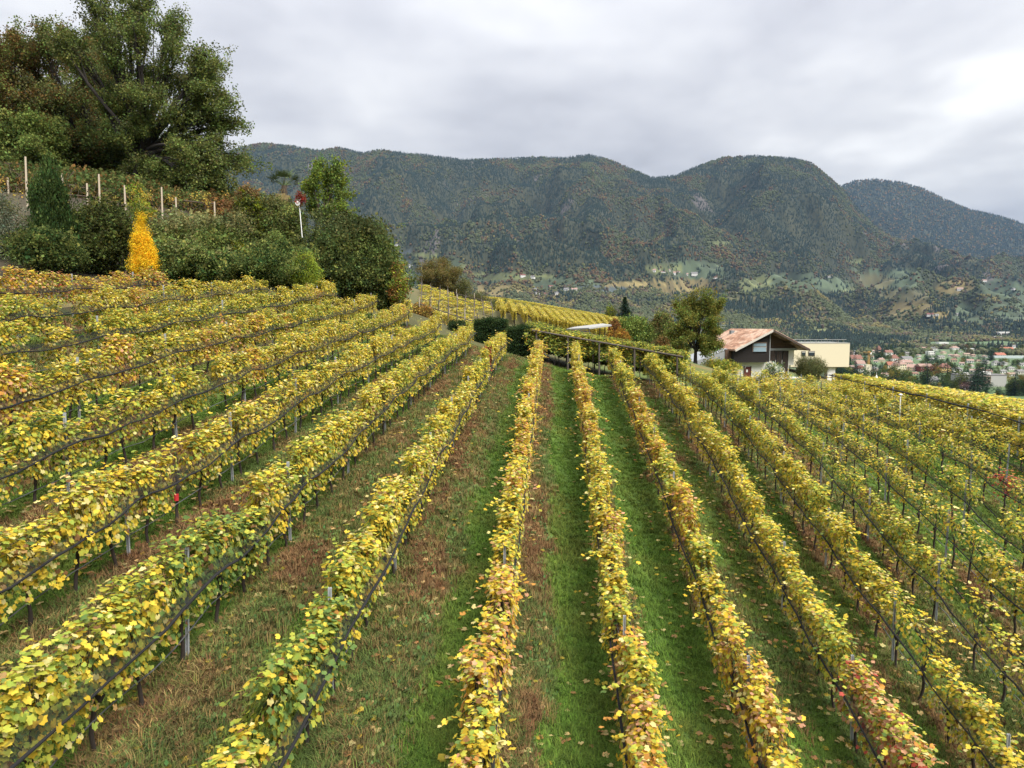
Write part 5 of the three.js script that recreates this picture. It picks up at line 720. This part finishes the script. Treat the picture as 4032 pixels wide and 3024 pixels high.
// ------------------------------------------------------------------ the town in the valley and the hamlets on the slopes
const matCache = {}; const wm = (c) => matCache[c.join()] ??= std(C(...c), 0.95);
const WHITE = [0.66, 0.65, 0.62], CREAM = [0.62, 0.55, 0.38], GREY = [0.36, 0.36, 0.34], YELLOW = [0.55, 0.38, 0.14], PINKW = [0.5, 0.38, 0.3], R_RED = [0.175, 0.085, 0.063], R_PINK = [0.26, 0.17, 0.14], R_DARK = [0.13, 0.05, 0.04], R_GREY = [0.14, 0.135, 0.135], R_WHITE = [0.6, 0.6, 0.58];
const BOXES = [];
function building(label, x0, x1, yRoof, yEave, yBase, kind, wall, roof, opt = {}) {
  const xm = (x0 + x1) / 2, p = hitGround(xm, yBase, opt.d0 ?? 400) || at(xm, yBase, 1500), d = -p.z / 1, k = d / FPX, w = (x1 - x0) * k, h = Math.max(2.4, (yBase - yEave) * k), rh = Math.max(0.4, (yEave - yRoof) * k), dp = opt.depth ?? Math.min(w * 0.75, 16);
  BOXES.push([x0, x1, yRoof, yBase]);
  const o = thing(opt.name ?? 'town_house', V(p.x, p.y - 0.3, p.z), label, opt.cat ?? 'house', opt.group, opt.turn ?? 0);
  part('wall', box(w * (kind === 'flat' ? 1 : 0.9), h + 1, dp, 0, (h + 1) / 2 - 0.6, -dp / 2), wm(wall), o);
  const rm = wm(roof), W = w / 2, D = dp / 2 + 0.5, y = h - 0.1;
  let g; if (kind === 'flat') g = box(w + 0.4, Math.max(0.4, rh), dp + 0.4, 0, y + rh / 2, -dp / 2); else {
    const rx = kind === 'hip' ? W * 0.45 : kind === 'spire' ? 0 : kind === 'gablefront' ? W : W * 0.98, rz = kind === 'gablefront' ? D : 0;
    const q = kind === 'gablefront' ? [[-W, 0, D], [W, 0, D], [W, 0, -D], [-W, 0, -D], [0, rh, D], [0, rh, -D]] : [[-W, 0, D], [W, 0, D], [W, 0, -D], [-W, 0, -D], [-rx, rh, 0], [rx, rh, 0]];
    const idx = kind === 'gablefront' ? [0, 4, 5, 0, 5, 3, 1, 2, 5, 1, 5, 4, 0, 1, 4, 2, 3, 5, 0, 3, 2, 0, 2, 1] : [0, 1, 5, 0, 5, 4, 2, 3, 4, 2, 4, 5, 1, 2, 5, 3, 0, 4, 0, 3, 2, 0, 2, 1];
    g = geom(q.flat(), idx).toNonIndexed(); g.computeVertexNormals(); g.translate(0, y, -dp / 2);
  }
  part('roof', g, rm, o);
  const nf = opt.floors ?? Math.max(1, Math.round(h / 3.1)), nw = opt.windows ?? Math.max(2, Math.min(9, Math.round(w / 3.4)));
  if (opt.windows !== 0) { const wg = box(w * 0.9 / nw * 0.42, h / nf * 0.45, 0.14), fg = box(w * 0.9 / nw * 0.5, h / nf * 0.52, 0.08); for (let f = 0; f < nf; f++) for (let i = 0; i < nw; i++) { const q = part('window', fg, opt.frames ?? wm([0.5, 0.48, 0.45]), o); q.position.set((i + 0.5 - nw / 2) * w * 0.9 / nw, (f + 0.52) * h / nf, 0.03); if ((x1 - x0) > 22) part('pane', wg, glassM, q); else q.material = glassM; } }
  if ((x1 - x0) > 24 && kind !== 'flat' && kind !== 'spire') part('chimney', box(0.9, rh * 0.6 + 0.8, 0.9, w * 0.2, y + rh * 0.75, -dp * 0.55), wm(WHITE), o);
  shade(o); return [o, w, h, dp];
}
const NEARBY = [[3393, 1465, 'white mansard house'], [3420, 1465, 'cream tower block'], [3375, 1415, 'dormered red-roofed house'], [3463, 1380, 'red pyramid tower'], [3531, 1450, 'cream gabled villa'], [3600, 1450, 'long pink-roofed building'], [3650, 1455, 'dark red building'], [3727, 1450, 'yellow villa'], [3870, 1500, 'grey apartment block'], [3830, 1525, 'pink hipped house'], [3680, 1495, 'low grey-roofed house'], [3972, 1385, 'orange-roofed barn'], [3925, 1430, 'house below greenhouse'], [4030, 1440, 'white house at the right edge']];
const r1 = building('white four-storey house with dark red mansard roof beside the cream tower block', 3375, 3411, 1438, 1451, 1486, 'hip', WHITE, R_DARK);
building('pale cream windowless tower block right of the white mansard house', 3409, 3430, 1436, 1437, 1488, 'flat', [0.66, 0.6, 0.45], CREAM, { windows: 0, name: 'tower_block', cat: 'building' });
building('house with pink roof behind the white mansard house', 3375, 3409, 1419, 1432, 1444, 'gable', WHITE, R_PINK);
building('wide red-roofed house with a white dormer left of the crane', 3350, 3398, 1397, 1412, 1424, 'gable', PINKW, R_RED);
building('grey-roofed house above the wide red-roofed house', 3349, 3382, 1380, 1390, 1400, 'hip', WHITE, R_GREY);
building('tower with steep red pyramid roof among the dark trees', 3453, 3473, 1359, 1377, 1392, 'spire', PINKW, R_RED, { name: 'church_tower', cat: 'tower', windows: 1 });
building('tall white and red house left of the red hipped house', 3488, 3518, 1378, 1388, 1404, 'gable', WHITE, R_RED);
building('white house with red hipped roof at the town centre', 3510, 3542, 1396, 1411, 1422, 'hip', WHITE, R_RED);
building('long bright red roofed house left of the cream gabled villa', 3496, 3535, 1423, 1437, 1450, 'gable', CREAM, [0.24, 0.095, 0.06]);
building('cream villa with a pointed front gable and pink roof', 3517, 3545, 1424, 1440, 1466, 'gablefront', CREAM, R_PINK);
building('cream wing right of the pointed gable villa', 3542, 3570, 1424, 1434, 1462, 'hip', CREAM, R_PINK);
building('low row of pinkish roofs behind the cream villa', 3540, 3598, 1416, 1426, 1438, 'gable', PINKW, R_PINK);
building('long building with pink roof and balconies in the middle of the town', 3570, 3628, 1434, 1446, 1462, 'gable', PINKW, R_PINK, { floors: 2 });
building('dark red walled building with pink roof right of the long building', 3622, 3676, 1432, 1443, 1466, 'gable', [0.16, 0.04, 0.035], R_PINK, { windows: 5 });
building('yellow villa with round-windowed red hip roof', 3706, 3747, 1430, 1447, 1468, 'hip', YELLOW, R_RED);
building('white house with grey roof between the dark cedars', 3556, 3596, 1402, 1411, 1421, 'gable', WHITE, R_GREY);
building('leftmost of the three white houses at the foot of the mountain', 3603, 3631, 1327, 1331, 1340, 'gable', WHITE, R_GREY);
building('middle white house of the three at the foot of the mountain', 3646, 3662, 1328, 1333, 1342, 'gablefront', WHITE, R_GREY);
building('white house with brown roof, third from the left at the mountain foot', 3672, 3693, 1328, 1334, 1342, 'gable', WHITE, [0.22, 0.14, 0.1]);
building('small grey-white house at the right end of the mountain foot houses', 3712, 3724, 1333, 1337, 1342, 'gable', WHITE, R_GREY);
building('pair of white flat houses beside the dark red tree', 3698, 3735, 1347, 1349, 1361, 'flat', WHITE, R_WHITE);
building('left low pink-roofed farm in the fields', 3598, 3618, 1344, 1349, 1355, 'gable', WHITE, R_PINK);
building('right low pink-roofed farm in the fields', 3620, 3644, 1346, 1350, 1356, 'gable', WHITE, R_PINK);
building('long low white industrial hall at the edge of the fields', 3596, 3722, 1360, 1362, 1370, 'flat', WHITE, R_WHITE, { name: 'industrial_hall', cat: 'hall', windows: 0, depth: 20 });
building('narrow tall white house below the industrial hall', 3627, 3646, 1366, 1372, 1388, 'gable', WHITE, R_PINK);
building('white gabled house in front of the industrial hall', 3668, 3694, 1366, 1372, 1380, 'gablefront', WHITE, R_GREY);
building('white house with pink hip roof right of the industrial hall', 3750, 3779, 1362, 1369, 1378, 'hip', WHITE, R_PINK);
building('white flat-roofed house under the industrial hall', 3655, 3682, 1383, 1385, 1400, 'flat', WHITE, R_WHITE);
building('small white house showing between cedars', 3658, 3679, 1408, 1412, 1421, 'gable', WHITE, R_WHITE);
building('low white flat-roofed hall right of the pink hip roof', 3808, 3837, 1371, 1373, 1381, 'flat', WHITE, R_WHITE, { windows: 0 });
building('long house with faded pink-grey roof behind the tall cedars', 3853, 3888, 1374, 1382, 1391, 'gable', WHITE, [0.3, 0.24, 0.22]);
building('barn with big orange-red roof and dark front near the right edge', 3946, 3998, 1367, 1380, 1394, 'gable', [0.2, 0.12, 0.08], [0.28, 0.11, 0.065], { name: 'barn', cat: 'barn' });
building('low red-roofed hall left below the barn', 3925, 3963, 1388, 1397, 1403, 'gable', PINKW, [0.28, 0.10, 0.065]);
building('long pale greenhouse strip at the right edge', 3914, 4060, 1402, 1403, 1411, 'flat', [0.4, 0.46, 0.46], [0.45, 0.5, 0.5], { name: 'greenhouse', cat: 'greenhouse', windows: 0, depth: 14 });
building('white house with grey roof under the greenhouse strip', 3914, 3939, 1419, 1427, 1440, 'hip', WHITE, R_GREY);
building('white farm group with dark roof left of the barn top', 3949, 4008, 1358, 1363, 1371, 'gable', WHITE, R_GREY);
building('pale orange walled house above the grey balcony block', 3858, 3876, 1446, 1449, 1460, 'flat', [0.5, 0.3, 0.16], PINKW);
building('grey roofed house hidden by trees in the foreground of the town', 3658, 3698, 1482, 1496, 1506, 'gable', GREY, R_GREY);
building('house with pink hipped roofs in front of the grey balcony block', 3795, 3868, 1504, 1521, 1540, 'hip', WHITE, R_PINK);
building('white house cut by the right edge of the town', 4020, 4050, 1428, 1434, 1442, 'gable', WHITE, R_GREY);
building('upper large white farmstead on the right slope', 3932, 3976, 1307, 1311, 1324, 'flat', WHITE, R_WHITE, { d0: 1000 });
building('lower white farmstead below the large one on the right slope', 3912, 3943, 1324, 1327, 1337, 'flat', WHITE, R_WHITE, { d0: 1000 });
{ // the many small pale houses filling the town
  const r = RNG(808), W3 = [WHITE, WHITE, CREAM, PINKW, [0.6, 0.57, 0.5]], RF = [R_RED, R_PINK, R_PINK, R_GREY, [0.25, 0.17, 0.14]], put = [];
  for (let n = 0; n < 900 && put.length < 44; n++) { const x = 3345 + 690 * r(), y = 1385 + 105 * Math.pow(r(), 1.2), w = (16 + 14 * r()) * (0.75 + (y - 1385) / 160), h = w * (0.5 + 0.25 * r()); if (BOXES.some((b) => x + w / 2 + 2 > b[0] && x - w / 2 - 2 < b[1] && y - h - 2 < b[3] && y + 2 > b[2])) continue; put.push([x, y, w, h, W3[r() * 5 | 0], RF[r() * 5 | 0], r() < 0.5 ? 'hip' : 'gable', r() * 1.2 - 0.6]); BOXES.push([x - w / 2, x + w / 2, y - h, y]); }
  const seenL = {}; put.sort((a, b) => a[0] - b[0]).forEach((q, i) => { BOXES.pop(); });
  put.forEach(([x, y, w, h, wl, rf, kd, tn], i) => { const nb = NEARBY.map(([nx, ny, n]) => [Math.hypot(x - nx, (y - ny) * 2), (y < ny - 12 ? 'behind' : y > ny + 12 ? 'in front of' : x < nx ? 'left of' : 'right of') + ' the ' + n]).sort((a, b) => a[0] - b[0])[0][1], col = wl === CREAM ? 'cream' : wl === PINKW ? 'pinkish' : 'white', rn = rf === R_RED ? 'red' : rf === R_PINK ? 'pink' : rf === R_GREY ? 'grey' : 'brown'; const lb = `small ${col} house with ${rn} roof ${nb}`, c = seenL[lb] = (seenL[lb] || 0) + 1; building(c > 1 ? ordinal(c) + ' ' + lb : lb, x - w / 2, x + w / 2, y - h, y - h * 0.62, y, kd, wl, rf, { turn: tn, group: 'small houses of the town' }); });
}
{ // grey block with balconies
  const [o, w, h, dp] = building('long grey apartment block with wooden balconies and a white roof box', 3778, 3962, 1474, 1477, 1522, 'flat', GREY, R_GREY, { name: 'apartment_block', cat: 'apartment block', windows: 0, depth: 14 });
  const bx = -w * 0.06, bw = w * 0.4; part('recess', box(bw, h * 0.72, 0.3, bx, h * 0.58, 0.05), wm([0.12, 0.1, 0.09]), o);
  for (let f = 0; f < 3; f++) { const b = part('balcony', box(bw + 0.4, 0.3, 1.6, bx, h * (0.28 + f * 0.3), 0.8), wm([0.5, 0.42, 0.34]), o); part('railing', box(bw + 0.4, 0.95, 0.1, bx, h * (0.28 + f * 0.3) + 0.5, 1.55), wm([0.2, 0.15, 0.12]), b); }
  for (let i = 0; i < 6; i++) part('divider', box(0.3, h * 0.72, 1.5, bx - bw / 2 + i * bw / 5, h * 0.58, 0.75), wm([0.5, 0.42, 0.34]), o);
  part('roof_box', box(w * 0.17, 3.6, 5, w * 0.1, h + 1.6, -4), wm(WHITE), o); part('roof_box', box(w * 0.07, 2.6, 4, -w * 0.33, h + 1.2, -4), wm(WHITE), o);
  for (let i = 0; i < 2; i++) for (let f = 0; f < 3; f++) { const q = part('window', box(1.6, 1.3, 0.12, -w * 0.43 + i * w * 0.08, h * (0.35 + f * 0.25), 0.04), wm([0.5, 0.5, 0.48]), o); part('pane', box(1.2, 1.0, 0.14, -w * 0.43 + i * w * 0.08, h * (0.35 + f * 0.25), 0.06), glassM, q); } shade(o);
}
{ // building crane
  const p = hitGround(3418, 1470, 400), k = -p.z / FPX, H = 88 * k, m = wm([0.42, 0.24, 0.06]), o = thing('tower_crane', p, 'yellow-brown tower crane mast rising behind the cream tower block', 'crane'), L = [], s = 0.9;
  for (const [x, z] of [[-s, -s], [s, -s], [s, s], [-s, s]]) L.push(box(0.35, H, 0.35, x, H / 2, z)); for (let i = 0; i < 18; i++) { L.push(box(2 * s, 0.2, 0.2, 0, i * H / 18, s), box(0.2, 0.2, 2 * s, s, i * H / 18, 0), tubeBetween(V(-s, i * H / 18, s), V(s, (i + 1) * H / 18, s), 0.12)); }
  part('mast', merge(L), m, o); part('jib', merge([box(1.2, 1.2, 16, 0, H - 2, -5), box(5, 0.5, 0.5, 1, H * 0.82, 0)]), m, o); part('cab', box(2.2, 2.4, 2, 1.6, H - 3, 1), wm(WHITE), o); shade(o);
}
{ const p = at(3451, 1487, 300), o = thing('tent_spire', p, 'small white pointed spire tip peeping over the vines left of the town', 'spire'); part('cone', new THREE.ConeGeometry(0.7, 1.7, 8).translate(0, 0.6, 0), whiteM, o); part('finial', box(0.1, 1.1, 0.1, 0, 1.7, 0), whiteM, o); shade(o); }
{ const p = at(1612, 1188, 135), o = thing('white_hut', p, 'small white house behind the right end of the huge laurel bush', 'house'); part('wall', box(1.7, 1.3, 2, 0, 0.3, -1), whiteM, o); for (const x of [-0.45, 0.1, 0.5]) part('window', box(0.22, 0.5, 0.06, x, 0.35, 0.02), glassM, o); part('roof', box(1.9, 0.16, 2.2, 0, 1.02, -1), wm(R_GREY), o); shade(o); }
// hamlets: [x, base y, width, roof]
{
  const N = [['top of the green hillside hamlet', [[2570, 1072, 22, 1], [2592, 1066, 16, 0], [2612, 1078, 22, 0], [2630, 1070, 16, 1], [2650, 1084, 24, 1], [2672, 1078, 18, 0], [2700, 1086, 18, 1], [2735, 1092, 26, 2], [2820, 1102, 14, 0]]], ['wooded valley hamlet', [[2106, 1148, 16, 2], [2126, 1150, 12, 0], [2172, 1140, 20, 0], [2228, 1148, 20, 2], [2262, 1148, 24, 1], [2118, 1166, 20, 2], [2150, 1164, 20, 0], [2196, 1164, 24, 2], [2060, 1106, 24, 0], [2092, 1108, 22, 2]]], ['orchard slope on the left', [[1556, 978, 18, 2], [1620, 1062, 22, 2], [1560, 1036, 20, 2], [1648, 1036, 12, 2]]], ['right-hand slopes', [[3268, 1098, 18, 1], [3878, 1119, 16, 1], [3995, 1142, 14, 2], [3663, 1247, 24, 0], [3690, 1250, 14, 2], [3775, 1245, 18, 2], [3800, 1275, 14, 1], [3920, 1264, 16, 2], [3940, 1266, 12, 0], [3780, 1153, 22, 1], [3345, 1326, 12, 0], [3424, 1324, 14, 0], [3378, 1328, 10, 2]]]];
  const q = ['green hillside hamlet', 'wooded valley hamlet', 'orchard slope on the left', 'right-hand slopes'];
  N.forEach(([, list], n) => list.forEach(([x, y, w, rf], i) => building(`tiny ${['red-roofed', 'pink-roofed', 'pale-roofed'][rf]} white house, ${ordinal(i + 1)} listed from the left of the ${q[n]}`.replace(' listed', ''), x - w / 2, x + w / 2, y - w * 0.62, y - w * 0.36, y, 'gable', WHITE, [R_DARK, R_PINK, R_GREY][rf], { name: 'hillside_house', d0: 1200, group: `houses of the ${q[n]}`, turn: (i % 3 - 1) * 0.4 })));
}
// town trees: the nearest ones are things, the rest read as one mass
{
  const r = RNG(5150), crownOf = (sd, con) => { const q = RNG(sd), L = []; if (con) { for (let t = 0; t < 9; t++) { const u = t / 9, R = (0.30 * (1 - u) + 0.03) * (0.7 + 0.6 * q()); for (let b = 0; b < 7 - 4 * u; b++) { const a = q() * 6.28, g = SPRAY[b % 3].clone(); g.scale(R * 0.75, 0.055, R * 0.75).translate(Math.cos(a) * R * 0.62, 0.1 + 0.88 * u - 0.04 * q(), Math.sin(a) * R * 0.62); L.push(g); } } } else for (let i = 0; i < 26; i++) { let v; do v = V(q() * 2 - 1, q() * 2 - 1, q() * 2 - 1); while (v.lengthSq() > 1); v.normalize().multiplyScalar(0.5 + 0.5 * q()); const s = 0.13 + 0.07 * q(), g = SPRAY[i % 3].clone(); g.scale(s, s * 0.85, s).translate(v.x * 0.33, 0.56 + v.y * 0.36, v.z * 0.33); L.push(g); } return merge(L); };
  const CON = [1, 2, 3].map((s) => crownOf(s + 80, true)), BR = [1, 2, 3].map((s) => crownOf(s + 90, false)), TR = limb([V(0, -0.05, 0), V(0.01, 0.4, 0), V(0, 0.75, 0)], [0.03, 0.02, 0.008], 6);
  const all = [];
  for (let n = 0; n < 6400; n++) {
    const x = r() < 0.75 ? 3290 + 860 * r() : 3290 + 300 * r(), y = 1374 + 186 * Math.pow(r(), 0.85); const dense = fbm(x / 60, y / 22, 3) + smooth(1395, 1440, y) * 0.25; if (dense < 0.44) { r(); r(); r(); continue; }
    const con = r() < 0.55 + (fbm(x / 90 + 4, y / 40, 2) - 0.5) * 1.6, p = hitGround(x, y, 420); if (!p) continue; const H = (con ? 12 + 11 * r() : 8 + 8 * r()) * (y > 1485 ? 1.35 : 1) * (n > 4400 ? 0.42 : 1), k = FPX / -p.z, hw = H * k * (con ? 0.24 : 0.33), top = y - H * k;
    let bad = 0; for (const b of BOXES) if (b[3] < y + 3 && x + hw > b[0] && x - hw < b[1] && top < b[3] - (b[3] - b[2]) * (b[1] - b[0] > 30 ? 0.2 : 0.38)) { bad = 1; break; } if (bad && r() > 0.02) continue;
    const c = con ? [0.022, 0.042, 0.026] : (() => { const q = r(); return q < 0.5 ? [0.06, 0.085, 0.03] : q < 0.75 ? [0.10, 0.115, 0.035] : q < 0.88 ? [0.2, 0.16, 0.04] : q < 0.95 ? [0.17, 0.09, 0.04] : [0.07, 0.03, 0.035]; })();
    all.push({ p, H, con, c: vary(c, r, 0.3), v: r() * 3 | 0, a: r() * 6.28, size: H * k, y });
  }
  // the wooded strip below the cream house and along the foot of the hill
  all.sort((a, b) => b.size - a.size);
  const tmat = {}; const key = (t) => { const k = (t.con ? 'c' : 'b') + (t.c.map((v) => Math.round(v * 60)).join('_')); return tmat[k] ??= leafMat(C(...t.c), 0.2); };
  const wc = {}, where = (t) => { const q = pixel(t.p), b = q[0] > 4032 ? 'beyond the right edge of the view' : NEARBY.map(([x, y, n]) => [Math.hypot(q[0] - x, (q[1] - y) * 2), (q[0] < x ? 'left' : 'right') + ' of the ' + n]).sort((a, c) => a[0] - c[0])[0][1], kind = (t.con ? 'dark conifer ' : 'broadleaf tree '), k = kind + b; const n = wc[k] = (wc[k] || 0) + 1; return `${n === 1 ? 'tallest' : ordinal(n) + ' tallest'} ${kind}${b}`; };
  all.slice(0, 140).forEach((t) => { const o = thing(t.con ? 'cedar_tree' : 'town_tree', t.p, where(t), 'tree', t.con ? 'dark conifers in the town' : 'broadleaf trees in the town', t.a); part('trunk', TR, barkM, o).scale.setScalar(t.H); part('crown', (t.con ? CON : BR)[t.v], key(t), o).scale.set(t.H * (t.con ? 1.1 : 1), t.H, t.H * (t.con ? 1.1 : 1)); });
  const o = new THREE.Group(); o.name = 'town_greenery'; scene.add(o); tag(o, 'mass of dark conifers and autumn trees between the far town houses', 'trees', null, 'stuff');
  for (const con of [true, false]) for (let v = 0; v < 3; v++) { const L = all.slice(140).filter((t) => t.con === con && t.v === v).map((t) => [t.p.x, t.p.y, t.p.z, t.H, t.c, t.a]); if (L.length) copies('crowns', (con ? CON : BR)[v], crownM, L, o); }
  console.log('town trees', all.length);
}
renderer.render(scene, camera);
